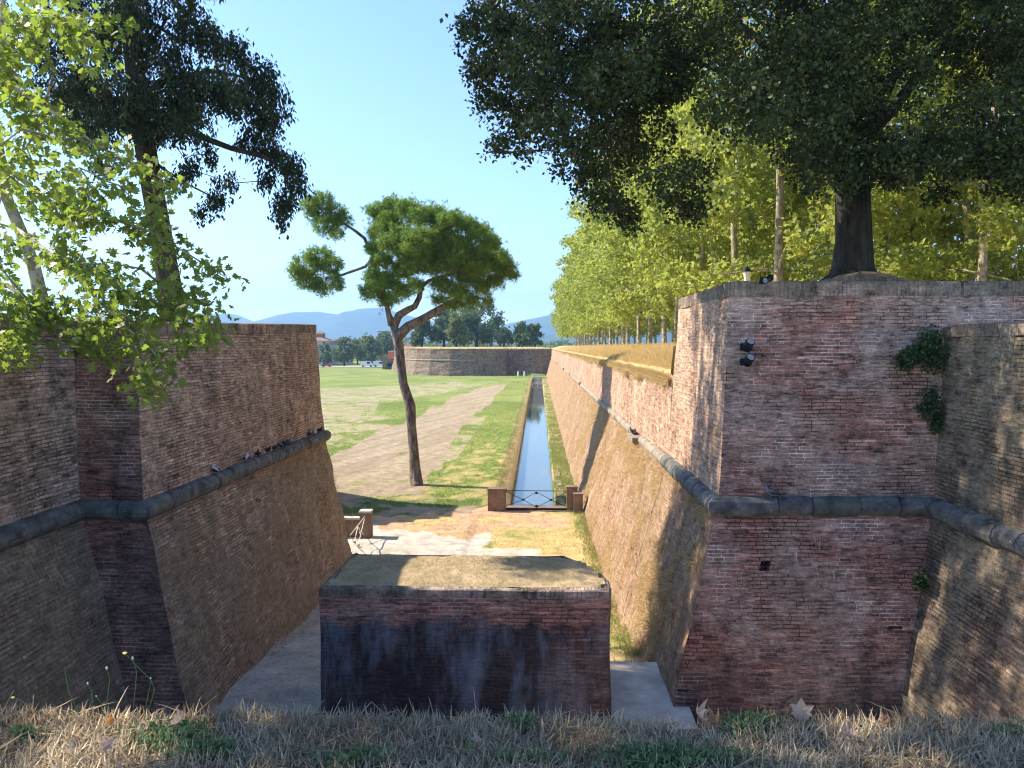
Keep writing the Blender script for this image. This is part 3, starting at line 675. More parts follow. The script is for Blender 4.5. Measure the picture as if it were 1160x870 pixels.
def roots(m):
    b = tk[0]
    for a in (170, 205, 250, 300, 345, 20, 120):
        d = np.array([math.cos(R(a)), math.sin(R(a)), 0]); L = random.uniform(.7, 1.3)
        m.tube([b+np.array([0, 0, .55])+d*.25, b+d*.5+np.array([0, 0, .25]), b+d*.9+np.array([0, 0, .02]), b+d*(.9+L*.7)+np.array([0, 0, -.22])], [.2, .16, .1, .03], 7)
    for px, py, Y, r in ((905, 60, 19.5, .2), (830, 20, 19, .16), (1030, 70, 20.5, .2), (1100, 30, 19.5, .15), (880, -40, 21, .18), (1050, -60, 20, .18), (760, 60, 19, .1)):
        s = Vector(tk[4 if py > 0 else 5]); e = Vector(at(px, py, Y=Y)); m.tube([s, s.lerp(e, .35)+Vector((0, 0, -.1)), s.lerp(e, .7)+Vector((0, 0, .25)), e], [r*1.3, r, r*.7, r*.3], 7)
tree('holm_oak', 'huge dark evergreen oak with a short thick trunk standing on the high bastion', 'tree', tk[0], tk, [.62, .50, .44, .42, .40, .36, .3, .2], bl, (M_barkO, M_oak), RHOMB, (.07, .15), per=22, sig=.12, shell=.45, droop=.5, r0=.16, extra=roots)

# stone pine in the moat
YP = 45.8; pb = at(472, 549, z=-1.3)
tk = [pb-np.array([0, 0, .2])]+[at(a, b, Y=YP) for a, b in ((472, 549), (470, 530), (469, 513), (466, 482), (465, 460), (457, 435), (455, 420), (452, 393), (446, 368))]
lst = [(345, 300, 16), (362, 290, 15), (350, 318, 15), (375, 300, 13), (378, 320, 11), (335, 308, 9), (365, 328, 9), (352, 232, 12), (365, 228, 12), (378, 240, 13), (388, 250, 10), (368, 255, 13), (355, 245, 9), (380, 265, 8)]
main = [(428, 238, 13), (445, 232, 12), (460, 236, 14), (440, 250, 16), (475, 245, 15), (492, 243, 13), (508, 248, 14), (525, 252, 13), (540, 262, 14), (555, 275, 13), (566, 292, 13), (572, 308, 10), (577, 300, 8), (560, 318, 10), (455, 265, 16), (475, 268, 16), (497, 268, 16), (520, 275, 16), (540, 290, 16), (440, 275, 13), (432, 295, 13), (424, 315, 13), (420, 330, 11), (440, 320, 14), (455, 305, 14), (455, 330, 11), (470, 300, 14), (490, 300, 15), (510, 300, 15), (530, 312, 14), (545, 325, 11), (438, 338, 10), (500, 322, 12), (520, 330, 12), (515, 345, 9), (535, 340, 9), (498, 340, 8), (583, 312, 5), (552, 340, 5), (470, 322, 9), (460, 285, 15), (480, 284, 15), (500, 284, 15), (520, 292, 14), (470, 280, 13), (540, 305, 13), (555, 300, 12), (430, 262, 12), (425, 280, 11), (500, 262, 13)]
bl = []; k = YP/871
for a, b, r in lst: bl.append((at(a, b, Y=YP+random.uniform(-1.0, 1.0)), (r*k, r*k, r*k*.75), int(r*r*2.6)))
for a, b, r in main:
    dx = (a-500)/82; dy = (b-288)/55; dep = 3.8*math.sqrt(max(.03, 1-dx*dx-dy*dy*.6))
    for s in (-1, .3):
        f_ = random.uniform(.72, 1.0); bl.append((at(a, b, Y=YP+s*dep*random.uniform(.6, 1)), (r*k*f_, r*k*f_, r*k*.64*f_), int(r*r*1.6)))
    bl.append((at(a, b, Y=YP+dep*random.uniform(-.6, .6)), (r*k*1.35, r*k*1.3, r*k*1.1), int(r*r*.45)))
def plimb(m):
    for pts, rr in (([(450, 382), (462, 370), (480, 361), (498, 350), (515, 340), (530, 328)], [.36, .3, .26, .22, .14, .07]),
                    ([(446, 370), (452, 357), (462, 351), (470, 347), (475, 337), (477, 325), (486, 318), (505, 312), (522, 308)], [.27, .24, .2, .18, .16, .14, .11, .08, .05]),
                    ([(444, 368), (440, 355), (436, 335), (430, 315), (426, 296), (420, 286), (413, 270), (403, 262), (394, 256), (380, 246)], [.25, .16, .14, .12, .12, .10, .10, .09, .07, .04]),
                    ([(424, 291), (414, 302), (400, 307), (386, 312), (370, 306), (355, 302)], [.11, .09, .08, .07, .05, .03]),
                    ([(480, 328), (470, 322), (458, 312), (450, 300)], [.09, .08, .06, .04]), ([(498, 350), (515, 348), (535, 342)], [.08, .05, .03])):
        m.tube([at(a, b, Y=YP+.15*math.sin(i*1.7)) for i, (a, b) in enumerate(pts)], rr, 8)
tg = [b[0] for b in bl[14:]]
tree('stone_pine', 'lone stone pine with a leaning trunk and two separate tufts on its left limb', 'tree', pb, tk, [.42, .40, .33, .29, .28, .31, .26, .26, .28, .23], bl, (M_barkP, M_pine), NEEDLE, (.20, .38), per=8, sig=.11, shell=.65, r0=.07, targets=tg[::2], extra=plimb)

# dark conifer on the left bastion
YC = 21.0
tk = [at(198, 372, Y=YC)]+[at(a, b, Y=YC) for a, b in ((193, 330), (183, 270), (172, 210), (160, 140), (152, 70), (145, 0), (138, -90), (134, -180), (132, -280))]
cp_ = [(-60, -60), (241, -60), (250, 0), (257, 28), (303, 65), (315, 114), (312, 152), (255, 150), (240, 140), (200, 150), (120, 170), (70, 150), (20, 100)]
bl = region_blobs(cp_, YC, 2.6, 66, (.45, .85), 760)
for px, py, r, n_ in ((215, 25, .7, 420), (240, 45, .5, 300), (265, 60, .55, 350), (292, 80, .5, 300), (303, 105, .45, 280), (302, 135, .4, 240), (270, 100, .6, 400), (235, 100, .7, 450), (205, 120, .6, 380), (285, 165, .5, 240), (310, 175, .4, 260), (330, 190, .35, 240), (338, 210, .28, 160), (325, 228, .3, 180), (318, 248, .2, 90), (300, 205, .3, 130), (245, 225, .3, 150), (255, 205, .28, 110), (230, 240, .22, 80), (215, 190, .4, 160), (200, 205, .3, 110), (235, 175, .35, 110), (190, 150, .5, 240), (130, 130, .6, 320), (105, 100, .6, 320), (90, 150, .5, 220), (110, 185, .4, 130), (180, 60, .8, 420), (60, 60, .8, 300), (100, 30, .9, 400), (318, 235, .22, 90)):
    bl.append((at(px, py, Y=YC+random.uniform(-1.2, 1.2)), (r, r, r*.6), int(n_*2.3)))
for i in range(110):  # unseen crown above the frame, thickened toward the viewer for its shade
    h_ = random.uniform(-420, -60); px = 135+random.uniform(-1, 1)*(170+.1*h_)
    bl.append((at(px, h_, Y=YC+random.uniform(-4.5, 3)), (1.0, 1.0, .7), 300))
def climb(m):
    for pts, r in (([(158, 125), (185, 130), (220, 152), (262, 168), (300, 178), (335, 200)], .13), ([(152, 80), (190, 20), (160, 10)], .05), ([(150, 40), (170, 25), (195, 40), (225, 55)], .08), ([(163, 150), (130, 130), (95, 125), (60, 100)], .08), ([(170, 180), (190, 195), (215, 210), (245, 225)], .06), ([(158, 110), (190, 90), (240, 80), (290, 90)], .1)):
        m.tube([at(a, b, Y=YC-.1*i) for i, (a, b) in enumerate(pts)], list(np.linspace(r, r*.25, len(pts))), 6)
tree('dark_conifer', 'tall dark conifer with drooping limbs rising behind the left bastion wall', 'tree', tk[0], tk, [.36, .33, .30, .29, .28, .26, .24, .2, .16, .08], bl, (M_barkC, M_cedar), NARROW, (.08, .19), per=26, sig=(.09, .09, .15), shell=.25, droop=1.2, r0=.05, extra=climb)

# near plane tree on the left bastion: long sprays of lobed leaves
def near_plane(name, label, base, trunk, rt, paths, region, mats, nl=95, Yr=(9.5, 16), extra_blobs=(), size=(.12, .2)):
    t = thing(name, label, 'tree', base); m = MB(); m.tube(trunk, rt, 9); tips = []
    for pts, r in paths:
        P_ = [Vector(at(a, b, Y=y)) for a, b, y in pts]; m.tube(P_, list(np.linspace(r, .006, len(P_))), 6); tips.append(P_)
    nodes = [Vector(map(float, p)) for p in trunk[2:]]+[q for p in tips for q in p]
    for c in region:
        c = Vector(c); a = min(nodes, key=lambda q: (q-c).length); L = (a-c).length; L = max(L, .01)
        mid = a.lerp(c, .5)+Vector((random.uniform(-.2, .2), random.uniform(-.2, .2), random.uniform(0, .3)))*min(1, L)
        e = c+Vector((random.uniform(-.4, .4), random.uniform(-.5, .1), -random.uniform(.1, .45)))
        m.tube([a, a.lerp(mid, .6), mid, mid.lerp(c, .6), c, e], [min(.05, .008+L*.012), min(.04, .008+L*.01), .014, .011, .008, .003], 5)
        tips.append([mid, c, e]); nodes += [mid, c]
    Ls = []
    for P_ in tips:
        for i in range(len(P_)-1):
            L = (P_[i+1]-P_[i]).length; n = int(nl*L*(1.0 if i > 0 else .35)); q = rng.random(n)
            Ls.append(np.array(P_[i])[None]+(np.array(P_[i+1])-np.array(P_[i]))[None]*q[:, None]+rng.normal(size=(n, 3))*np.array([.16, .16, .13])-np.array([0, 0, .05]))
    Ls = np.concatenate(Ls); tt = np.array([.5+.5*nz(p, .9, 3) for p in Ls])
    a = m.build('trunk', mats[0], t, smooth=True); b = leaves('crown', Ls, LOBED, size, mats[1], t, .55, tt); under(t, a, b); return t
Yt = 17.0
tk = [at(52, 372, Y=Yt), at(48, 345, Y=Yt), at(38, 300, Y=Yt), at(25, 265, Y=Yt), at(8, 225, Y=Yt), at(-5, 150, Y=16.5), at(-20, 60, Y=16), at(-40, -60, Y=15.5), at(-60, -200, Y=15)]
paths = [([(-60, 140, 14), (0, 185, 13), (60, 230, 12.4), (110, 242, 12), (170, 262, 11.7), (225, 295, 11.5), (262, 318, 11.3)], .05),
         ([(20, 260, 16), (60, 290, 13.8), (100, 300, 12.5), (150, 335, 12), (200, 350, 11.6), (252, 372, 11.4)], .045),
         ([(-30, 300, 13), (30, 338, 12.2), (70, 362, 11.9), (105, 385, 11.7), (125, 400, 11.6)], .03),
         ([(80, 300, 12.6), (110, 340, 12), (145, 372, 11.6), (175, 400, 11.4), (188, 428, 11.3)], .03),
         ([(-60, 370, 12), (-20, 385, 11.6), (15, 395, 11.3), (35, 392, 11.2)], .02),
         ([(-80, 40, 14), (0, 90, 12.8), (50, 120, 12.2), (110, 165, 12), (160, 190, 11.8), (205, 215, 11.6)], .05),
         ([(-40, 340, 12.5), (10, 352, 12), (50, 345, 11.8), (90, 350, 11.6)], .02),
         ([(150, 335, 12), (180, 320, 11.8), (215, 335, 11.6), (240, 345, 11.5)], .015)]
reg = []
for i in range(64):
    px = random.uniform(-150, 165); py = random.uniform(-150, 350)
    if px > 100 and py < 130 and random.random() < .8: continue
    if 20 < px < 200 and 255 < py < 320 and random.random() < .9: continue
    if px > 60 and py > 330: continue
    reg.append(at(px, py, Y=random.uniform(10.5, 15.5)))
for px, py in ((15, 60), (30, 20), (60, 30), (20, 120), (55, 160), (90, 190), (120, 205), (150, 225), (175, 240), (70, 250), (30, 215), (10, 270), (90, 215), (195, 270), (60, 15), (100, 60), (120, 20), (140, 190), (100, 355), (60, 350), (130, 350), (165, 345), (200, 330), (225, 375), (150, 385), (170, 405), (185, 420), (240, 360), (90, 375), (30, 365), (10, 350), (10, 395), (110, 330), (150, 310)):
    reg.append(at(px, py, Y=random.uniform(11, 12.6)))
for i in range(120): reg.append(np.array([random.uniform(-14.5, -7.5), random.uniform(14.8, 20), random.uniform(16.2, 23.5)]))  # unseen upper crown added above the frame to shade the right side wall
near_plane('plane_tree', 'plane tree with pale leaning trunk and lobed leaves hanging over the left bastion wall', tk[0], tk, [.2, .16, .135, .125, .12, .11, .1, .08, .05], paths, reg, (M_barkPl, M_planeN), nl=88, size=(.09, .16))
# unseen neighbour beside the viewer, added out of frame to shade the bank
reg = [np.array([-11.5+random.uniform(-4.5, 3.3), 6.0+random.uniform(-4, 5), random.uniform(12.5, 20)]) for i in range(115)]
tb = np.array([-12.5, 8, 7.3])
near_plane('plane_tree', 'unseen plane tree added just beyond the left edge to shade the foreground bank', tb, [tb, tb+[.1, 0, 2], tb+[.3, -.3, 4], tb+[.5, -.5, 7], tb+[.4, -.8, 10], tb+[.5, -1, 12.5]], [.3, .25, .23, .18, .12, .05], [], reg, (M_barkPl, M_planeN), nl=170)

# avenue of plane trees on the rampart
ORD = ['first', 'second', 'third', 'fourth', 'fifth', 'sixth', 'seventh', 'eighth', 'ninth', 'tenth', 'eleventh', 'twelfth', 'thirteenth', 'fourteenth', 'fifteenth']
def avenue_proto(seed, low=False, n=17000):
    r = random.Random(seed); t = thing('plane_tree', 'x', 'tree'); m = MB()
    H = r.uniform(17.5, 19.5); tp = [(0, 0, -.3), (0, 0, .3), (.05, .05, 3), (r.uniform(-.2, .2), r.uniform(-.2, .2), 6.5), (r.uniform(-.4, .4), r.uniform(-.4, .4), 10), (r.uniform(-.5, .5), r.uniform(-.5, .5), 14), (0, 0, H-1)]
    rt = [.28, .2, .175, .15, .12, .08, .03]; m.tube(tp, rt, 9); bl = []
    for i in range(70):
        z = r.uniform(2.6 if not low else 1.2, H); q = (z-2)/(H-2); R_ = 6.6*math.sin(math.pi*min(1, max(0.0, .16+.80*q)))**.6
        a = r.uniform(0, 6.283); rr = R_*r.uniform(.45, 1); bl.append(((math.cos(a)*rr, math.sin(a)*rr, z), (1.35, 1.35, .95), n//70))
    grow(m, tp[2:], rt[2:], [b[0] for b in bl], .055, .12, 5, .012, r)
    m.build('trunk', M_barkPl, t, smooth=True); Pn, Tt = cloud(bl, 14, .19, .3); leaves('crown', Pn, LOB7, (.16, .30), M_plane, t, .3, Tt); return t
protos = [avenue_proto(s) for s in (1, 2, 3)]+[avenue_proto(5, True, 18000)]
used = set(); grp = 'plane trees of the avenue on the rampart'
def put(k, x, y, label, grp=grp, s=1.0, z=7.0):
    o = protos[k] if k not in used else copy_tree(protos[k]); used.add(k)
    o.location = (x+random.uniform(-.25, .25), y+random.uniform(-.3, .3), z); o.rotation_euler = (0, 0, random.uniform(0, 6.28)); o.scale = (s, s, s*random.uniform(.95, 1.05)); o['label'] = label; o['group'] = grp; o['category'] = 'tree'
for i in range(24):
    y = 31.5+7.2*i
    l = f'plane tree of the front avenue row, {ORD[i]} one counted from the high bastion' if i < 12 else 'small far plane tree of the front avenue row with a thin pale trunk'
    put(i % 3, 9.6, y, l, grp if i < 12 else 'far plane trees of the front row')
for i in range(20):
    y = 34+8.2*i
    l = f'plane tree of the rear avenue row, {ORD[i]} one counted from the high bastion' if i < 7 else 'far plane tree of the rear avenue row half hidden by the front row'
    put((i+1) % 3, 18.5, y, l, grp if i < 7 else 'far plane trees of the rear row')
for i, (x, y, l) in enumerate(((15.5, 27, 'low branching plane tree just right of the oak trunk behind the bastion'), (21.5, 29, 'bushy yellow green plane tree behind the bastion near the right edge'), (27.5, 33, 'plane tree at the right edge whose leaves reach the coping'), (26, 42, 'plane tree set back at the right with sky showing above the coping'), (34, 46, 'rearmost plane tree seen low at the right edge'))):
    put(3, x, y, l, 'plane trees right of the oak', .85)

# ------------------------------------------------------------------ weeds and grasses (stuff)
def scatter(name, pts, tmpl, size, mat, label, cat, parent=None, droop=0, M=None, tints=None):
    o = leaves(name, np.array(pts), tmpl, size, mat, parent, droop, tints, M=M); return tag(o, label, cat, kind='stuff')
def upright(n, lean=.35, axis=None):
    """rotation matrices whose Y axis points up (or along axis) with some lean"""
    ax = rng.normal(size=(n, 3))*lean+(np.array([0, 0, 1.0]) if axis is None else np.array(axis)); ax /= np.linalg.norm(ax, axis=1)[:, None]
    x = rng.normal(size=(n, 3)); x -= ax*np.sum(x*ax, axis=1)[:, None]; x /= np.linalg.norm(x, axis=1)[:, None]
    return np.stack([x, ax, np.cross(x, ax)], axis=2)
# hanging dry tufts on the lower curtain wall, denser in patches
pts = []
for i in range(26000):
    y = 16+min(190, random.expovariate(1/26.0)); h_ = random.random(); z = -1.2+h_*4.8
    if nz((3, y, z), .45, 2)+.6*nz((3, y, z), 1.7, 5)+(.25 if z > 2.6 else 0) < .12: continue
    pts.append((Cb[0]+(ZC-(-1.6)-(ZC-z))*.28+(.28*0)-.02, y, z))
scatter('dry_wall_weeds', pts, STRAW, (.07, .2), M_gold, 'dry golden weeds growing out of the sloping base of the long sunlit wall', 'weeds', M=upright(len(pts), .7, (-.8, -.2, -.3)))
pts = []
for i in range(15000):
    y = 14.5+random.random()*15; z = -1.2+random.random()*4.8
    if nz((3, y, z), .5, 12)+.6*nz((3, y, z), 1.9, 5) < .18: continue
    pts.append((-6.12-(z+1.6)*.33+.02, y, z))
scatter('dry_wall_weeds', pts, STRAW, (.04, .11), M_dry, 'brownish dry weeds on the sloping base of the left bastion', 'weeds', M=upright(len(pts), .7, (.8, -.2, -.5)))
# grass beard along the top of the curtain wall and on its bank
pts = []
for i in range(26000):
    y = 22+min(185, random.expovariate(1/35.0)); e = random.random()**1.5
    x = 3.74+e*3.2
    if e < .12: z = 6.1-random.random()*.35*(.5+nz((x, y, 0), .5, 3)*1.2); x = 3.72
    else: z = zp(x, y)-.03
    pts.append((x, y, z))
scatter('bank_grass', pts, STRAW, (.12, .32), M_gold, 'long dry golden grass on the bank along the top of the curtain wall', 'grass', M=upright(len(pts), .5, (-.45, 0, .55)))
# canal banks
pts = []; pg = []
for i in range(16000):
    y = 39.8+min(160, random.expovariate(1/30.0))
    if random.random() < .5:
        x = random.choice((random.uniform(-1.8, -1.52), random.uniform(-2.5, -1.6))); pts.append((x, y, gz(x, y) if x < -1.56 else -1.35-random.random()*.5))
    else:
        x = random.uniform(.95, 2.2); (pg if random.random() < .75 else pts).append((x, y, gz(x, y) if x > 1.0 else -1.7-random.random()*.5))
for i in range(2600):
    y = random.uniform(16.5, 38); x = 2.55-(y-16)*.01-abs(random.gauss(0, .28)); (pg if random.random() < .45 and y > 18.5 else pts).append((x, y, gz(x, y)))
scatter('bank_weeds', pts, STRAW, (.07, .2), M_dry, 'dry straw coloured grass fringing both banks of the canal', 'grass', M=upright(len(pts), .5))
scatter('bank_weeds', pg, STRAW, (.08, .26), M_weed, 'fresh green weeds between the canal and the curtain wall', 'weeds', M=upright(len(pg), .5))
# turf on the block and the meadow near the gate
pts = []
while len(pts) < 9000:
    x, y = random.uniform(-4.1, 1.3), random.uniform(14.45, 16.65)
    if inside(bx_in, x, y): pts.append((x, y, zb(x, y)-.01))
scatter('dry_turf', pts, STRAW, (.03, .075), M_dry, 'short dry turf covering the top of the brick block', 'grass', M=upright(len(pts), 1.1))
pts = []; pg = []
for i in range(60000):
    y = 30+random.random()**1.3*85; x = random.uniform(-.28*y, 2.2 if y < 38 else -1.9)
    c = paint(x, y)
    if c[1] > c[0]*1.12: pg.append((x, y, gz(x, y)-.01))
    elif c[0] > c[2]*1.9: pts.append((x, y, gz(x, y)-.01))
scatter('meadow_grass', pg, STRAW, (.05, .19), M_weed2, 'short green grass of the meadow around the stone pine', 'grass', M=upright(len(pg), .5))
if pts: scatter('meadow_grass', pts, STRAW, (.04, .11), M_dry, 'yellowed dry grass around the canal gate', 'grass', M=upright(len(pts), .6))
# top edge grass on bastions
pts = [(x, 16.2+random.random()*3, 0) for x in np.arange(4.4, 14, .012)]; pts = [(x, y, zr(x, y)) for x, y, _ in pts]
scatter('dry_turf', pts, STRAW, (.05, .2), M_dry, 'dry grass and litter around the foot of the oak', 'grass', M=upright(len(pts), .9))
pts = [(-8.35-random.random()*.9, y, 7.45+.3*(y-15)/13) for y in np.arange(15.6, 27.8, .03)]
scatter('dry_turf', pts, STRAW, (.04, .13), M_dry, 'dry grass along the top of the left bastion', 'grass', M=upright(len(pts), .5))
# green plants rooted in walls
def wall_plant(name, label, specs, Y, mat, n, cat='plant', group=None, X=None):
    bls = [(at(a, b, Y=Y), (r, .14, r), n) for a, b, r in specs]; t = thing(name, label, cat, bls[0][0], group=group)
    m = MB(); c0 = Vector(bls[-1][0])
    for c, _, _ in bls: c = Vector(c); m.tube([c0+Vector((0, .15, -.05)), c0.lerp(c, .5), c], [.015, .01, .005], 5)
    a = m.build('stem', M_barkC, t); Pn, Tt = cloud(bls, 12, (.07, .04, .09), .2); b = leaves('foliage', Pn, RHOMB, (.04, .1), mat, t, .9, Tt); under(t, a, b)
wall_plant('wall_creeper', 'bushy green creeper at the top of the inner corner beside the lower side wall', [(1055, 382, .14), (1050, 392, .2), (1040, 400, .18), (1060, 398, .16), (1031, 403, .1), (1024, 408, .06), (1060, 408, .08)], 15.85, M_weedD, 240)
wall_plant('wall_creeper', 'small dark green creeper halfway down the inner corner of the bastion', [(1058, 448, .08), (1055, 458, .14), (1047, 462, .08), (1060, 468, .12), (1061, 480, .07)], 15.8, M_weedD, 130)
wall_plant('wall_creeper', 'little green tuft low in the inner corner under the string course', [(1042, 655, .1), (1043, 662, .07)], 15.0, M_weedD, 110)
wall_plant('dry_bush', 'dry straw coloured tuft sticking out near the end of the left bastion', [(353, 397, .2), (352, 405, .18)], 27.6, M_dry, 160)

# ------------------------------------------------------------------ foreground bank: straw, clover, dead leaves, flower stems
pts = []; ed = []
for i in range(52000):
    x = random.uniform(-2.6, 2.6); y = 2.6+random.random()*.9; z = ze(x, y)
    if nz((x, y, 0), 2.2, 4)+.5*nz((x, y, 0), 9, 3) < -.62: continue
    pts.append((x, y, z))
BL = (np.array([(-.03, 0, 0), (.03, 0, 0), (.022, .5, .06), (.0, 1, .25), (-.022, .5, .06)]), [(0, 1, 2, 3, 4)])
pts = np.array(pts); n = len(pts); Mx = upright(n, 1.4); 
o = leaves('straw', pts, BL, (.03, .10), M_straw, None, M=Mx, cluster_t=np.array([.45+.5*nz(p, 3, 5) for p in pts])); tag(o, 'matted pale dry straw covering the bank in the foreground', 'grass', kind='stuff')
pts = np.array([(x, y, ze(x, y)) for x, y in ((random.uniform(-2.6, 2.6), random.uniform(3.1, 3.48)) for _ in range(2600)) if nz((x, 0, 0), 2.5, 8)+.3*nz((x, y, 0), 7) > -.12])
o = leaves('straw', pts, BL, (.02, .065), M_straw, None, M=upright(len(pts), 1.1)); tag(o, 'upright dry grass blades along the edge of the foreground bank', 'grass', kind='stuff')
pts = np.array([(x, y, ze(x, y)+.012) for x, y in ((random.uniform(-2.6, 2.6), random.uniform(2.6, 3.46)) for _ in range(1500))])
STR = (np.array([(-.009, 0, 0), (.009, 0, 0), (.008, .4, .05), (.006, .8, .03), (0, 1, .0), (-.006, .8, .03), (-.008, .4, .05)]), [(0, 1, 2, 3, 4, 5, 6)])
Mx = upright(len(pts), .0); an = rng.random(len(pts))*6.283; el = rng.normal(.12, .16, len(pts)); ax = np.stack([np.cos(an)*np.cos(el), np.sin(an)*np.cos(el), np.sin(el)], 1)
xx_ = np.cross(ax, np.array([0, 0, 1.0])); xx_ /= np.linalg.norm(xx_, axis=1)[:, None]; Mx = np.stack([xx_, ax, np.cross(xx_, ax)], axis=2)
o = leaves('straw', pts, STR, (.08, .24), M_straw, None, M=Mx); tag(o, 'long loose strands of straw lying across the foreground bank', 'grass', kind='stuff')
pts = []
for px, py, rx, ry, n in ((195, 835, 45, 14, 1500), (850, 815, 28, 14, 1100), (760, 858, 80, 14, 2200), (230, 852, 40, 10, 700), (400, 862, 40, 8, 500), (590, 820, 18, 7, 350), (590, 862, 60, 8, 300), (30, 828, 18, 5, 200), (1140, 830, 20, 6, 200)):
    for _ in range(n):
        a, b = px+random.gauss(0, rx*.5), min(900, py+random.gauss(0, ry*.5)); q = at(a, b, z=5.315)
        if 2.5 < q[1] < 3.5: pts.append((q[0], q[1], ze(q[0], q[1])+.01+random.random()*.045))
pts = np.array(pts)
o = leaves('clover', pts, RHOMB, (.012, .032), leaf_mat('clover leaf', (.08, .13, .045), (.20, .28, .12), .3, .6), None, M=upright(len(pts), .9)); tag(o, 'patches of green clover and fresh grass in the straw of the foreground bank', 'ground cover', kind='stuff')
pts = np.array([tuple(at(590+random.gauss(0, 14), 812, z=5.325)+[0, random.uniform(-.08, .04), -.01]) for _ in range(110)])
M_deadA = leaf_mat('dead leaf pale', (.42, .28, .20), (.58, .42, .31), .3, .7); M_deadB = leaf_mat('dead leaf brown', (.24, .12, .06), (.42, .24, .13), .2, .7); M_deadC = leaf_mat('orange dead leaf', (.6, .2, .04), (.75, .35, .08), .3, .6)
def dead_leaf(px, py, size, rx, rz, mat, curl, label, dy=0): return dead_leaf_(px, py-3, size*.9, rx, rz, mat, curl, label, dy)
def dead_leaf_(px, py, size, rx, rz, mat, curl, label, dy=0):
    q = at(px, py, z=5.325); y = min(q[1], 3.44)+dy; q = at(px, py, Y=y); z = max(q[2], ze(q[0], y)+.0); t = 14; V = [(0, .3, 0)]; n = 0
    prof = [(0, 0), (.12, .02), (.30, -.02), (.36, .14), (.52, .24), (.40, .36), (.50, .58), (.60, .72), (.36, .70), (.22, .66), (.14, .84), (0, 1.06)]
    out = prof+[(-a, b*(1+.05*math.sin(a*40))) for a, b in reversed(prof[1:-1])]; V = []; F = []
    for s in (.0, .55, 1.0):
        for a, b in out:
            X_, Y_ = a*s, .4+(b-.4)*s; V.append((X_*size*.8, Y_*size*.8, size*.8*(curl*(X_*X_*1.6+(Y_-.4)**2*.9)+.05*math.sin(9*X_+7*Y_)*s)))
    k = len(out)
    for j in range(2):
        for i in range(k): F.append((j*k+i, j*k+(i+1) % k, (j+1)*k+(i+1) % k, (j+1)*k+i))
    m = MB(); m.add(V, F); m.tube([(0, .3*size, 0), (0, 0, -.003), (0, -.3*size, .01)], [.0012, .0012, .001], 4)
    o = m.build('dead_leaf', mat); tint = o.data.attributes.new('tint', 'FLOAT', 'POINT'); tint.data.foreach_set('value', np.clip(rng.normal(.5, .15, len(m.V)), 0, 1).astype(np.float32))
    o.location = (q[0], q[1], z); o.rotation_euler = (R(rx), 0, R(rz)); tag(o, label, 'leaf', 'fallen leaves on the foreground bank'); return o
dead_leaf(908, 818, .125, 75, -8, M_deadA, .25, 'large pale pink dead plane leaf standing upright on the bank edge at right')
dead_leaf(893, 815, .08, 60, 60, M_deadB, 1.1, 'curled brown leaf just left of the large upright pale leaf')
dead_leaf(797, 822, .12, 50, 75, M_deadA, 1.3, 'crumpled pale tan leaf on the bank below the right wall corner')
dead_leaf(806, 825, .09, 30, -60, M_deadB, 1.5, 'crumpled reddish brown leaf tucked under the crumpled tan one')
dead_leaf(955, 820, .05, 70, 30, M_deadB, .7, 'small brown leaf tip poking up right of the large upright leaf')
dead_leaf(1003, 822, .06, 55, -60, M_deadB, .9, 'small red brown leaf on the edge below the dark inner corner')
dead_leaf(1027, 824, .06, 60, 40, M_deadB, .9, 'small folded russet leaf on the edge further right')
dead_leaf(123, 855, .085, 35, 60, M_deadA, 1.0, 'broad tan leaf lying in the straw near the lower left')
dead_leaf(197, 826, .1, 40, -70, M_deadA, 1.2, 'pinkish curled leaf beside the green patch at the lower left')
dead_leaf(125, 822, .045, 75, 10, M_deadC, .5, 'small bright orange leaf on the bank edge below the dark red wall')
dead_leaf(48, 824, .045, 60, 30, M_deadB, .8, 'small orange brown leaf on the edge at far left')
dead_leaf(545, 845, .07, 20, 100, M_deadA, .9, 'pale leaf flat in the straw below the brick block')
dead_leaf(970, 838, .09, 12, 80, M_deadA, .8, 'long flat tan leaf half covered by straw at right')
M_stem = leaf_mat('green stem', (.12, .2, .06), (.2, .28, .1), .1); M_yel = simple('yellow petals', (.75, .6, .12), .6, .15, 60); M_bud = simple('pale bud', (.55, .6, .42), .7, .2, 60)
def flower(label, stems, buds, Y=3.42):
    cvt = lambda p: at(p[0]/4.833, 720+p[1]/4.833, Y=Y)
    t = thing('wild_flower', label, 'plant', cvt(stems[0][-1]), group='thin wild stems on the bank edge')
    m = MB()
    for s in stems:
        m.tube([cvt(p)+[0, .004*math.sin(i*2), 0] for i, p in enumerate(s)], [.0012]+[.0017]*(len(s)-1), 5)
    a = [m.build('stem', M_stem, t)]
    for (p, r, mat) in buds:
        m = MB(); c = cvt(p)
        if mat is M_yel:
            m.ball(c, r*.6, 8, 5)
            for k_ in range(9):
                an = k_*.7; e = c+np.array([math.cos(an)*r*1.3, math.sin(an)*r*.8, r*.6+.3*r*math.sin(an)]); m.tube([c, (c+e)/2, e], [r*.2, r*.35, r*.12], 4)
        else: m.ball(c, (r*.8, r*.8, r*1.2), 8, 6)
        a.append(m.build('flower_head' if mat is M_yel else 'bud', mat, t))
    under(t, *a)
flower('thin stem arching left with a single pale yellow bud, farthest left', [[(72, 342), (110, 355), (160, 385), (205, 430), (235, 465), (242, 530)]], [((70, 342), .007, M_yel)])
flower('bare budless stem leaning left, second from the left', [[(350, 150), (355, 210), (375, 290), (400, 350), (420, 410), (440, 540)], [(420, 408), (440, 395), (455, 385)]], [])
flower('short stem with one round white bud over the dark batter', [[(480, 265), (500, 310), (508, 370), (500, 430), (497, 540)]], [((480, 263), .0055, M_bud)])
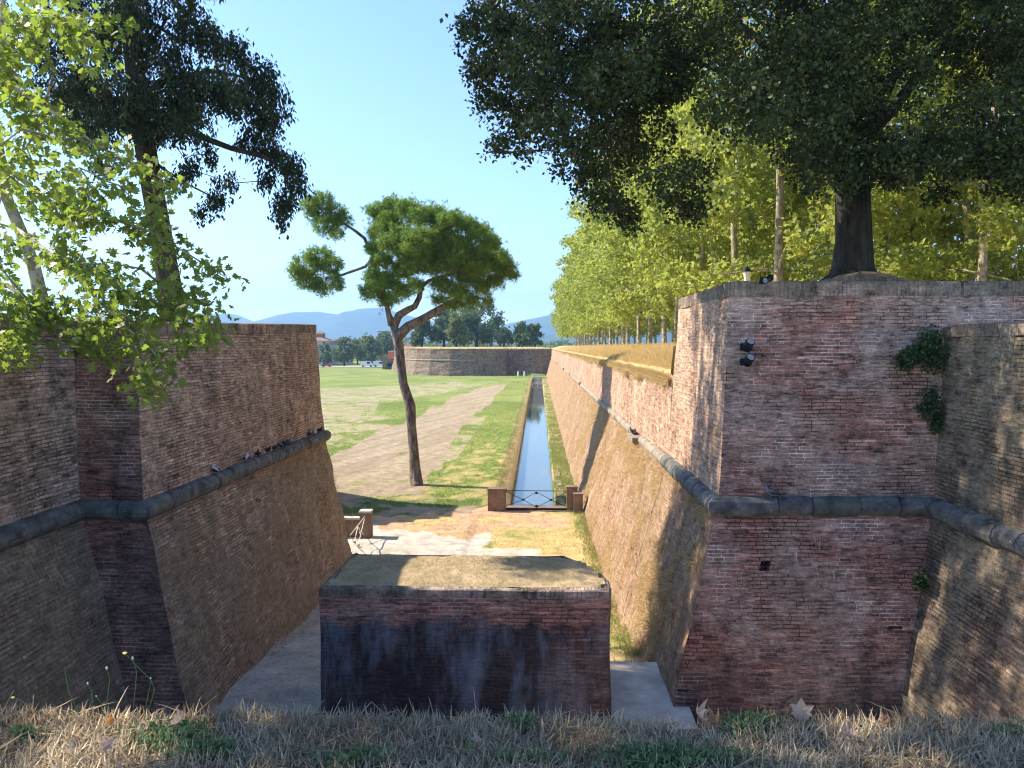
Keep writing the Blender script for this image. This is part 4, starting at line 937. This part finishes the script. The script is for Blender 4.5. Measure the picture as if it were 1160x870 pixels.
flower('pair of stems with small pale buds, one tall and one short', [[(585, 180), (598, 240), (592, 330), (578, 420), (572, 540)], [(527, 333), (550, 370), (565, 430), (570, 540)]], [((584, 178), .0065, M_bud), ((527, 332), .004, M_bud)])
flower('tallest wild flower with an open yellow head and a bud against the dark red brick', [[(685, 100), (740, 160), (790, 205), (825, 240), (843, 290), (830, 360), (800, 430), (775, 540)], [(728, 130), (745, 200), (745, 260), (732, 380), (718, 540)], [(828, 245), (812, 310), (800, 390), (782, 470)]], [((683, 100), .009, M_yel), ((726, 124), .0065, M_bud), ((825, 234), .004, M_bud)])
flower('low stem arching along the straw at the far left', [[(240, 490), (290, 472), (340, 476), (400, 495), (440, 530)]], [])

# ------------------------------------------------------------------ gate posts and railings
def post(label, x0, x1, y0, y1, z0, z1, cap=.05, mat=None, capmat=None):
    t = thing('gate_post', label, 'post', ((x0+x1)/2, (y0+y1)/2, z0)); m = MB()
    low = [(x0, y0, z0), (x1, y0, z0), (x1, y1, z0), (x0, y1, z0), (x0, y0, z0)]; top = [(a, b, z1) for a, b, _ in low]
    a = strips('shaft', low, top, mat or M_postst, t, .15, .012); m.box(x0-.03, x1+.03, y0-.03, y1+.03, z1-.01, z1+cap, tw=.96); b = m.build('cap', capmat or M_postst, t); under(t, a, b); return t
post('broad brown stone post on the left of the canal gate', -2.54, -1.62, 38.25, 38.8, -1.5, -.22)
post('tall dark stone post on the right of the canal gate against the wall', 1.44, 1.98, 38.4, 38.9, -1.5, -.12)
post('short brown stone block in front of the right canal gate post', 1.78, 2.22, 37.95, 38.3, -1.5, -.38)
post('pale capped stone post at the end of the little railing by the left bastion', -7.62, -7.15, 32.2, 32.65, -1.4, -.10, .07, M_postst, M_palest)
def lattice(name, label, P0, P1, z0, z1, mat, knots=True, bot=.06):
    """P0, P1 plan points; crossing bars with knots between a top and a bottom rail"""
    t = thing(name, label, 'railing', (*P0, z0)); f = lambda u, v: (P0[0]+(P1[0]-P0[0])*u, P0[1]+(P1[1]-P0[1])*u, z0+(z1-z0)*v)
    m = MB(); m.tube([f(0, 1), f(1, 1)], .022, 6); a = m.build('top_rail', mat, t); m = MB(); m.tube([f(0, 0), f(1, 0)], bot, 6); b = m.build('bottom_rail', mat, t); os_ = [a, b]
    us = [0, .28, .5, .74, 1]
    for s in (0, 1):
        vv = [1, .5, 0, .5, 1] if s == 0 else [.1, .5, 1, .5, .05]
        m = MB(); m.tube([f(u, .08+v*.86) for u, v in zip(us, vv)], .016, 5); os_.append(m.build('lattice_bar', mat, t))
    if knots:
        for u, v in ((.28, .5), (.74, .5), (.5, .93), (.5, .1)):
            m = MB(); m.ball(f(u, .08+v*.86), (.085, .06, .06), 8, 5); os_.append(m.build('knot', mat, t))
    under(t, *os_); return t
lattice('iron_railing', 'iron lattice railing toned dark for shade, knotted, between the posts across the canal mouth', (-1.62, 38.5), (1.44, 38.5), -1.22, -.3, M_metal)
sill = MB(); sill.box(-1.9, 2.2, 38.3, 39.5, -2.6, -1.26); tag(sill.build('stone_sill', M_postst), 'stone sill under the iron railing at the mouth of the canal', 'sill')
lattice('iron_railing', 'lattice railing toned pale for sunlight, running from the capped post toward the left bastion', (-7.38, 32.2), (-7.2, 28.9), -1.22, -.25, M_metalPaleLit)
m = MB(); m.box(-9.9, -7.62, 32.3, 32.6, -1.4, -.42); t = thing('low_wall', 'low brown wall with white cap between the left bastion and the capped post', 'wall', (-8.5, 32.4, -1.3)); a = m.build('wall_body', M_postst, t); m = MB(); m.box(-9.9, -7.60, 32.27, 32.63, -.42, -.34); b = m.build('cap', M_palest, t); under(t, a, b)
m = MB(); q = at(742, 770, z=-.4)
m.box(1.42, 2.95, 13.9, 16.9, -.75, -.03); sl_ = m.build('paving_slab', simple('pale concrete', (.52, .46, .37), .9, .35, 1.6, bump=.5)); tag(sl_, 'pale concrete slab on the ground between the brick block and the right wall', 'slab')
for i, (y, w_) in enumerate(((41.2, .5), (43.5, .6), (46.8, .5), (50, .6))):
    m = MB(); m.box(1.12, 1.45, y, y+w_*3.4, -1.95, -1.53, rz=random.uniform(-.05, .05), tw=.93); tag(m.build('edge_stone', M_cordP), ['nearest', 'second nearest', 'third nearest', 'farthest'][i]+' of the four pale stones edging the canal under the curtain wall', 'stone', 'pale stones edging the canal')

# ------------------------------------------------------------------ floodlights and lantern
def flood(label, px, py, tilt=(35, 0, 25), r=.09, group='black floodlights on the bastion face', Y=15.99, arm=True, L=.2):
    base = at(px-7, py+2, Y=Y); c = at(px, py, Y=Y-.28); t = thing('floodlight', label, 'lamp', base, group=group); os_ = []
    m = MB(); m.box(base[0]-.05, base[0]+.05, Y-.04, Y+.02, base[2]-.07, base[2]+.07); m.tube([base+[0, -.03, 0], (base+c)/2+[-.03, 0, -.03], c+[-.02, .05, 0]], .018, 6); os_.append(m.build('bracket', M_black, t))
    from mathutils import Euler
    E_ = Euler((R(tilt[0]), R(tilt[1]), R(tilt[2]))).to_matrix(); ax = E_ @ Vector((0, -1, 0)); cc = Vector(c); m = MB()
    m.tube([cc-ax*L*.75, cc-ax*L*.6, cc, cc+ax*L*.45, cc+ax*L*.5], [r*.45, r*.85, r, r*1.05, r*1.05], 16)
    for s in (-.45, -.3, -.15): m.tube([cc+ax*L*s, cc+ax*L*(s+.04)], [r*1.1, r*1.1], 16)
    os_.append(m.build('housing', M_black, t)); m = MB(); m.tube([cc+ax*L*.5, cc+ax*L*.54], [r*.86, r*.8], 16); os_.append(m.build('lens', M_glass, t)); under(t, *os_); return t
flood('upper of the two black floodlights fixed to the bastion face near its left edge', 848, 391, (-48, 0, 20))
flood('lower of the two black floodlights fixed to the bastion face near its left edge', 848, 408, (-40, 0, 20))
t = flood('small dark floodlight clipped over the coping near the bastion corner', 870, 316, (20, 0, -50), .06, 'black floodlight on the coping', 16.0)
lp = at(846, 330, Y=30); t = thing('street_lamp', 'lantern with white glass and a black cap showing above the bastion coping', 'street lamp', (lp[0], 30, 7)); zl = at(846, 316, Y=30)[2]; m = MB()
m.tube([(lp[0], 30, 6.9), (lp[0], 30, 7.4), (lp[0], 30, zl-.1)], [.09, .05, .04], 8); a = m.build('pole', M_black, t); m = MB(); m.tube([(lp[0], 30, zl-.08), (lp[0], 30, zl+.27)], [.09, .15], 6); b = m.build('lantern_glass', simple('lamp white', (.75, .73, .66), .3, .05), t)
m = MB(); m.tube([(lp[0], 30, zl+.27), (lp[0], 30, zl+.31), (lp[0], 30, zl+.42), (lp[0], 30, zl+.5)], [.19, .17, .07, .02], 6); c_ = m.build('lantern_cap', M_black, t); under(t, a, b, c_)

# ------------------------------------------------------------------ pigeons
def pig_mat(n_, c): return simple(n_, c, .6, .3, 30, bump=.1)
PM = {'dark': pig_mat('dark plumage', (.03, .032, .04)), 'grey': pig_mat('grey plumage', (.20, .21, .25)), 'white': pig_mat('white plumage', (.62, .62, .64))}
M_beak = simple('beak and feet', (.35, .16, .12), .6, .1, 20, bump=0)
def pigeon(p, rz, body, wing, label, up_=0.0):
    t = thing('pigeon', label, 'bird', p, group='pigeons resting on the string courses'); m = MB()
    sp = [(-.16, .07), (-.12, .075), (-.06, .09), (0, .105), (.05, .12), (.075, .155), (.09, .19), (.105, .215), (.125, .215)]
    rd = [.012, .03, .052, .06, .052, .034, .026, .027, .012]; m.tube([(a, 0, b+up_) for a, b in sp], rd, 10); os_ = [m.build('body', PM[body], t, smooth=True)]
    for s in (-1, 1):
        m = MB(); m.tube([(.04, s*.045, .125), (-.03, s*.058, .11), (-.11, s*.035, .09), (-.19, s*.012, .068)], [.022, .038, .026, .006], 8)
        os_.append(m.build('wing', PM[wing], t, smooth=True)); m = MB(); m.tube([(.0, s*.022, .06), (.005, s*.024, 0), (.03, s*.026, -.004)], [.008, .005, .004], 5); os_.append(m.build('leg', M_beak, t))
    m = MB(); m.tube([(.128, 0, .214), (.155, 0, .207)], [.008, .002], 5); os_.append(m.build('beak', M_beak, t)); t.rotation_euler = (0, 0, 0)
    t.location = (0, 0, 0); t.location = [float(v) for v in p]; t.rotation_euler = (0, 0, rz); return t
LBL = [('white', 'dark', 'dark pigeon with a white breast nearest the viewer on the left string course'), ('white', 'dark', 'pale breasted pigeon second along the left string course'), ('dark', 'dark', 'black pigeon close behind the pale breasted one on the left string course'),
       ('dark', 'dark', 'dark pigeon standing tall near the middle of the left row'), ('dark', 'dark', 'crouched dark pigeon right of the tall one in the left row'), ('grey', 'dark', 'grey pigeon squeezed between dark ones in the left row'),
       ('dark', 'dark', 'dark pigeon just right of the squeezed grey pigeon'), ('grey', 'grey', 'light grey pigeon with raised head before the mossy stone'), ('dark', 'dark', 'dark pigeon just past the mossy stone of the left string course'),
       ('white', 'grey', 'white and grey pigeon second from the far end of the left string course'), ('dark', 'dark', 'farthest dark pigeon at the end of the left string course')]
for (px, py), (bc, wc, l) in zip([(243, 536), (279, 522), (292, 518), (303, 513), (311, 511), (317, 509), (322, 506), (328, 503), (350, 496), (356, 494), (362, 492)], LBL):
    q = at(px, py, X=-7.82); pigeon((-7.80, q[1], ZC+.19), random.choice((1.2, 1.8, -1.3, .5, 2.6, -.6)), bc, wc, l)
q = at(873, 562, Y=15.75); pigeon((q[0], 15.72, ZC+.205), 2.7, 'grey', 'dark', 'single grey pigeon on the dark string course of the right bastion')
for i, (y, l) in enumerate(((28.0, 'nearest of the three dark pigeons in the gap of the sunlit string course'), (28.4, 'middle of the three dark pigeons in the gap of the sunlit string course'), (28.8, 'farthest of the three dark pigeons in the gap of the sunlit string course'))):
    pigeon((3.50, y, ZC+.02), 3.1-.5*i, 'dark', 'dark', l)
for y in (28.2,): 
    m = MB(); m.box(3.36, 3.72, 27.5, 29.0, ZC-.16, ZC+.015); b_ = m.build('broken_stone', M_cordP, cw); under(cw, b_)

# ------------------------------------------------------------------ far bastion
fb = thing('far_bastion', 'far curved brick bastion closing the meadow beyond the pine and the canal end', 'bastion', (-20, 219, -1.3))
pl = [(-38, 305), (-46, 285), (-49.5, 268), (-49, 254), (-46, 243), (-42.5, 235), (-39, 226), (-36, 220), (-31, 215.5), (-25, 213), (-18, 212.6), (-9.0, 215.5), (-8.6, 221), (6, 222)]
off = [(x+(.6 if y < 230 else 1.2)*0, y) for x, y in pl]
def inset(d):
    out = []
    for i, (x, y) in enumerate(pl):
        a = Vector(pl[max(0, i-1)]); b = Vector(pl[min(len(pl)-1, i+1)]); n_ = Vector((-(b-a).y, (b-a).x)).normalized(); out.append((x+n_.x*d, y+n_.y*d))
    return out
p0 = [(x, y, -1.6) for x, y in pl]; p1 = [(x, y, 3.0) for x, y in inset(1.1)]; p2 = [(x, y, 6.0) for x, y in inset(1.25)]
a = strips('battered_base', p0, p1, M_far, fb, 1.6, .12); b = strips('upper_face', p1, p2, M_far, fb, 1.6, .1, top_noise=.25)
cc = cordon('string_course', [(x, y, z) for x, y, z in p1[:11]], .22, M_cordP, fb, step=3)
tp = MB(); pin = inset(1.25); n_ = len(pin); cen = (-50, 300); V = [(x, y, 6.0+.2*random.random()) for x, y in pin]+[(x*.9-5, y+14, 6.7) for x, y in pin]
g_ = mesh('top_ground', V, [(i, i+1, n_+i+1, n_+i) for i in range(n_-1)], M_goldg, fb); under(fb, a, b, cc, g_)
pts = []
for i in range(n_-1):
    A_, B_ = np.array(pin[i]), np.array(pin[i+1])
    for _ in range(int(np.linalg.norm(A_-B_)*40)): q = A_+(B_-A_)*random.random()+np.array([0, random.random()*3]); pts.append((q[0], q[1], 5.9+random.random()*.2))
scatter('bank_grass', pts, STRAW, (.4, .9), M_gold, 'ochre dry grass along the top of the far bastion', 'grass', M=upright(len(pts), .5))
m = MB(); m.box(-1.6, 1.25, 205.0, 205.6, -3, -1.1); tag(m.build('canal_weir', M_palest), 'pale stone edge closing the far end of the canal', 'weir')
m = MB(); m.tube([(-1.6, 203, -.4), (1.2, 203, -.4)], .06, 5); 
for x in (-1.6, -.2, 1.2): m.tube([(x, 203, -2.2), (x, 203, -.4)], .06, 5)
tag(m.build('canal_barrier', M_metalPaleLit), 'small pale barrier across the far end of the canal', 'barrier')
V = []; F = []; 
m = MB(); m.ball((-1.5, 216, -1.5), (4.5, 2.2, .75), 20, 8); mo = m.build('grass_mound', simple('mound grass', (.16, .25, .05), .95, .2, 1)); tag(mo, kind='structure')
for px, l in ((587, 'left of two little white posts at the foot of the far bastion'), (594, 'right of two little white posts at the foot of the far bastion')):
    q = at(px, 424, Y=211); m = MB(); m.tube([(q[0], 211, -1.4), (q[0], 211, -.2), (q[0], 211, .1)], [.25, .2, .1], 8); tag(m.build('marker_post', M_white), l, 'post')

# ------------------------------------------------------------------ far trees
def far_tree(label, px, ybase_px, top_px, w_px, Y, mat, n=1500, zg=None, name='broadleaf_tree', leaf=(.5, 1.0), group='trees in the distance'):
    b = at(px, ybase_px, Y=Y); zg = b[2] if zg is None else zg; k = Y/871; H = at(px, top_px-5, Y=Y)[2]-zg; Wd = w_px*k/2
    tk = [(b[0], Y, zg-.5), (b[0], Y, zg+H*.2), (b[0]+.2, Y, zg+H*.5), (b[0], Y, zg+H*.85)]; bl = []
    for i in range(26):
        q = random.uniform(.22, .94); a = random.uniform(0, 6.28); rr = Wd*(math.sin(math.pi*min(.97, q*.85+.12))**.6)*random.uniform(.3, .85)
        bl.append(((b[0]+math.cos(a)*rr, Y+math.sin(a)*rr, zg+H*q), (Wd*.3, Wd*.3, H*.11), n//26))
    return tree(name, label, 'tree', tk[0], tk, [Wd*.06+.15, Wd*.045+.12, .2, .08], bl, (M_barkO, mat), LOB7, leaf, per=10, sig=.035*max(H, 8), shell=.3, group=group, r0=.2)
for args in (('broad bluish green tree partly behind the right branch of the pine', 540, 396, 346, 62, 262, M_fartree, 6000), ('tall green tree at the left of the clump behind the far bastion', 503, 396, 356, 46, 258, M_fartree, 4500), ('yellowish tree in the middle of the clump behind the far bastion', 517, 396, 362, 26, 246, M_fartreeY, 2600),
             ('shorter tree at the far left of the clump beside the pine trunk', 478, 396, 368, 30, 255, M_fartree, 2600), ('low dark tree right of the big clump above the far bastion', 571, 393, 377, 22, 255, M_fartree, 1600), ('small round bright green tree above the far bastion', 588, 393, 368, 18, 262, M_fartreeY, 1500), ('grey green rounded tree beside the end of the avenue', 606, 393, 373, 22, 262, M_fartree, 1700), ('wide low shrub like tree between the round trees above the far bastion', 592, 393, 382, 22, 250, M_fartree, 1100)):
    far_tree(*args)
for args in (('leftmost round tree beyond the meadow in front of the pale building', 390, 412, 388, 28, 318, M_fartree, 1700), ('broad round dark tree beyond the meadow left of the pine', 421, 412, 386, 34, 318, M_fartree, 2200), ('paler tree between the two round trees beyond the meadow', 405, 411, 390, 20, 335, M_fartreeY, 1100), ('small tree at the corner of the pale building', 368, 411, 394, 16, 325, M_fartree, 900), ('tall greyish tree just left of the pine trunk beyond the road', 441, 410, 379, 24, 345, M_fartree, 1700), ('tree rising behind the others near the brick gatehouse', 432, 410, 383, 22, 360, M_fartree, 1300), ('low hedge tree beside the parked vans', 413, 412, 400, 18, 345, M_fartree, 700), ('small tree half hidden behind the left bastion edge', 352, 412, 396, 16, 330, M_fartree, 800)):
    far_tree(*args, zg=-1.3, leaf=(.6, 1.2))
# distant tree belt: reads as one mass
pts = []
for i in range(9000):
    x = random.uniform(-330, 40); y = random.uniform(420, 520); hh = 11+5*nz((x, 0, 0), .05, 3)+3*nz((x, 0, 0), .2, 8); pts.append((x, y, -1.3+random.random()*hh))
scatter('distant_wood', pts, LOB7, (1.2, 2.6), M_fartree, 'belt of distant trees below the mountains beyond the road', 'woodland')

# ------------------------------------------------------------------ far road, cars and buildings
m = MB(); V = [(-330, 296, -1.17), (20, 300, -1.17), (20, 306, -1.17), (-330, 302, -1.17)]; V = [(-400, 298, -1.13), (-42, 298, -1.13), (-42, 311, -1.13), (-400, 311, -1.13)]
tag(mesh('road', V, [(0, 1, 2, 3)], simple('pale asphalt', (.42, .42, .40), .9, .1, 1)), kind='structure')
def car(label, px, Y, colr, van=False):
    q = at(px, 412, Y=Y); t = thing('parked_van' if van else 'parked_car', label, 'van' if van else 'car', (q[0], Y, -1.13), group='vehicles on the far road')
    L, H = (5.2, 2.2) if van else (4.2, 1.45); mt = simple('car paint '+colr[0], colr[1], .3, .05); z0 = .3
    prof = [(-L/2, z0), (-L/2, .9), (-L*.46, 1.0), (-L*.42, H*.98), (L*.2, H), (L*.32, H*.62), (L*.47, .85), (L/2, .7), (L/2, z0)] if van else [(-L/2, z0), (-L/2, .75), (-L*.44, .92), (-L*.34, .95), (-L*.24, H), (L*.1, H), (L*.25, .95), (L*.46, .82), (L/2, .6), (L/2, z0)]
    m = MB(); k = len(prof)
    for y in (-.85, .85): 
        for a, b in prof: m.V.append((a, y*(.86 if b > 1 else 1), b)); m.U.append((0, 0))
    for i in range(k): m.F.append((i, (i+1) % k, k+(i+1) % k, k+i))
    m.F += [tuple(range(k)), tuple(range(2*k-1, k-1, -1))]; m.build('body', mt, t)
    for s in (-1, 1):
        m = MB(); m.box(-L*.3 if not van else L*.0, L*.12 if not van else L*.24, s*.80-.02, s*.80+.02, .98 if not van else 1.2, H-.1 if not van else H-.3); m.build('side_window', M_black, t)
        for xw in (-L*.3, L*.3): m = MB(); m.tube([(xw, s*.7, .32), (xw, s*.88, .32)], .32, 12); m.build('wheel', M_black, t)
car('small dark red car on the far road right of the left bastion', 370, 300, ('red', (.35, .05, .05)))
car('white van on the far road under the broad round tree', 416, 300, ('white', (.75, .75, .75)), True)
car('second white van on the far road closest to the brick gatehouse', 430, 301, ('white b', (.7, .72, .72)), True)
car('light grey car at the left end of the far road', 363, 301, ('grey', (.5, .52, .55)))
M_plas = simple('pale plaster', (.62, .50, .42), .9, .12, .5, bump=.1); M_plas2 = simple('cream plaster', (.66, .58, .45), .9, .12, .5, bump=.1); M_roof = simple('terracotta roof', (.28, .16, .12), .9, .3, 1.5, bump=.3); M_shut = simple('dark window', (.08, .08, .09), .4, .1)
def house(label, x0, x1, y0, y1, z1, mat, floors, nwin, roofh=2.6, turret=None, side=0):
    t = thing('pale_building', label, 'building', ((x0+x1)/2, y0, -1.3)); os_ = []; m = MB(); m.box(x0, x1, y0, y1, -1.5, z1); os_.append(m.build('wall', mat, t))
    m = MB(); e = .7; V = [(x0-e, y0-e, z1), (x1+e, y0-e, z1), (x1+e, y1+e, z1), (x0-e, y1+e, z1)]; d = min((x1-x0), (y1-y0))/2
    if x1-x0 > y1-y0: V += [(x0+d, (y0+y1)/2, z1+roofh), (x1-d, (y0+y1)/2, z1+roofh)]; Fz = [(0, 1, 5, 4), (1, 2, 5), (2, 3, 4, 5), (3, 0, 4), (3, 2, 1, 0)]
    else: V += [((x0+x1)/2, y0+d, z1+roofh), ((x0+x1)/2, y1-d, z1+roofh)]; Fz = [(0, 1, 4), (1, 2, 5, 4), (2, 3, 5), (3, 0, 4, 5), (3, 2, 1, 0)]
    m.add(V, Fz); os_.append(m.build('roof', M_roof, t)); hf = (z1+1.3)/floors
    for f in range(floors):
        for i in range(nwin):
            x = x0+(x1-x0)*(i+.5)/nwin; z = -1.3+hf*f+hf*.3; m = MB(); m.box(x-.5, x+.5, y0-.06, y0+.02, z, z+hf*.5); os_.append(m.build('window', M_shut, t))
            y = y0+(y1-y0)*(i+.5)/nwin; m = MB(); m.box(x1-.02, x1+.06, y-.5, y+.5, z, z+hf*.5); os_.append(m.build('window', M_shut, t))
    if turret:
        tx, ty = turret; m = MB(); m.box(tx-2, tx+2, ty-2, ty+2, z1+.5, z1+3.2); os_.append(m.build('turret', M_roof, t)); m = MB(); m.box(tx-2.5, tx+2.5, ty-2.5, ty+2.5, z1+3.2, z1+4.4, tw=.2); os_.append(m.build('turret_roof', M_roof, t))
    under(t, *os_)
q = at(352, 400, Y=335); q2 = at(372, 400, Y=335)
house('pale pink palazzo with terracotta roof and small turret beyond the meadow', q[0]-12, q2[0], 335, 349, at(360, 386, Y=335)[2], M_plas, 4, 5, 2.4, turret=(q[0]+2, 342))
q = at(372, 400, Y=352); q2 = at(392, 400, Y=352)
house('cream wing with a lower hipped roof right of the pink palazzo', q[0]+.5, q2[0], 352, 366, at(380, 390, Y=352)[2], M_plas2, 3, 4, 2.6)
q = at(455, 400, Y=300); q2 = at(468, 400, Y=300)
house('house with a reddish roof peeping between pine trunk and far bastion', q[0], q2[0], 300, 312, at(460, 396, Y=300)[2], M_plas, 3, 3, 3.0)
q = at(433, 400, Y=272); q2 = at(450, 400, Y=272)
gt = thing('brick_gatehouse', 'small brick gatehouse with an orange red board left of the pine trunk', 'gatehouse', (q[0]+2, 272, -1.3)); m = MB(); m.box(q[0], q2[0], 272, 278, -1.5, at(440, 403, Y=272)[2]); a = m.build('wall', M_far, gt)
q3 = at(442.5, 398, Y=271.8); m = MB(); m.box(q3[0]-.9, q3[0]+1.6, 271.8, 271.9, at(442, 406, Y=272)[2], at(442, 398.5, Y=272)[2]); b = m.build('board', simple('orange red board', (.62, .17, .08), .7, .1), gt); m = MB(); m.box(q3[0]-.9, q3[0]+1.6, 272, 278, at(440, 403, Y=272)[2], at(442, 397.5, Y=272)[2]); c_ = m.build('upper_wall', M_plas, gt)
m = MB(); xa = at(441, 410, Y=272)[0]; m.tube([(xa, 271.93, .6), (xa, 272.1, .6)], .9, 14); m.box(xa-.9, xa+.9, 271.93, 272.1, -1.4, .6); d_ = m.build('arch_opening', M_shut, gt); under(gt, a, b, c_, d_)

# ------------------------------------------------------------------ mountains
def ridge(name, Y0, dep, prof, seed, mat, n=220, m_=26):
    px = np.linspace(-500, 1700, n); V = []
    hs = np.interp(px, [p[0] for p in prof], [p[1] for p in prof])
    for j in range(m_):
        t = j/(m_-1); Y = Y0+dep*t
        for i, p in enumerate(px):
            top = max(0, at(p, hs[i], Y=Y0+dep*.5)[2]); env = math.sin(math.pi*min(1, t*1.0))**.8; x = at(p, 392, Y=Y0+dep*.5)[0]
            rg = 1+.22*env*(1-env)*4*fbm(x*.004, t*3.0, 1.0, seed, 6)+.03*fbm(x*.02, t, 1, seed+5)*env
            V.append((x+60*fbm(t*4, x*.003, 1, seed), Y, -5+(top+5)*env*rg))
    o = mesh(name, V, [(j*n+i, j*n+i+1, (j+1)*n+i+1, (j+1)*n+i) for j in range(m_-1) for i in range(n-1)], mat, smooth=True); return tag(o, kind='structure')
M_mtn = simple('forested mountain', (.06, .09, .05), .95, .35, .008, bump=0)
ridge('mountains', 4200, 1800, [(-500, 372), (0, 366), (230, 358), (262, 355), (285, 366), (300, 366), (340, 354), (362, 353), (392, 358), (412, 350), (435, 349), (470, 360), (520, 372), (560, 372), (590, 364), (612, 359), (640, 352), (700, 350), (900, 345), (1200, 350), (1700, 360)], 3, M_mtn)
ridge('hills', 2900, 900, [(-500, 385), (200, 382), (330, 378), (400, 384), (450, 380), (520, 388), (600, 380), (700, 376), (1700, 380)], 8, M_mtn)

# ------------------------------------------------------------------ haze
m = MB(); m.box(-3800, 3800, -300, 6300, -8, 420); N = NT('haze air'); N.n.remove(N.p); v = N.n.new('ShaderNodeVolumePrincipled'); v.inputs['Color'].default_value = (.38, .68, 1, 1); v.inputs['Density'].default_value = 2.6e-4; v.inputs['Anisotropy'].default_value = .3
N.t.links.new(v.outputs[0], N.out.inputs['Volume']); hz = m.build('haze', N.m); tag(hz, kind='stuff'); hz['label'] = 'thin blue summer haze softening the distance'; hz['category'] = 'haze'
# drop unused prototypes
for k, p in enumerate(protos):
    if k not in used:
        for ch in [x for x in bpy.data.objects if x.parent == p]: bpy.data.objects.remove(ch)
        bpy.data.objects.remove(p)
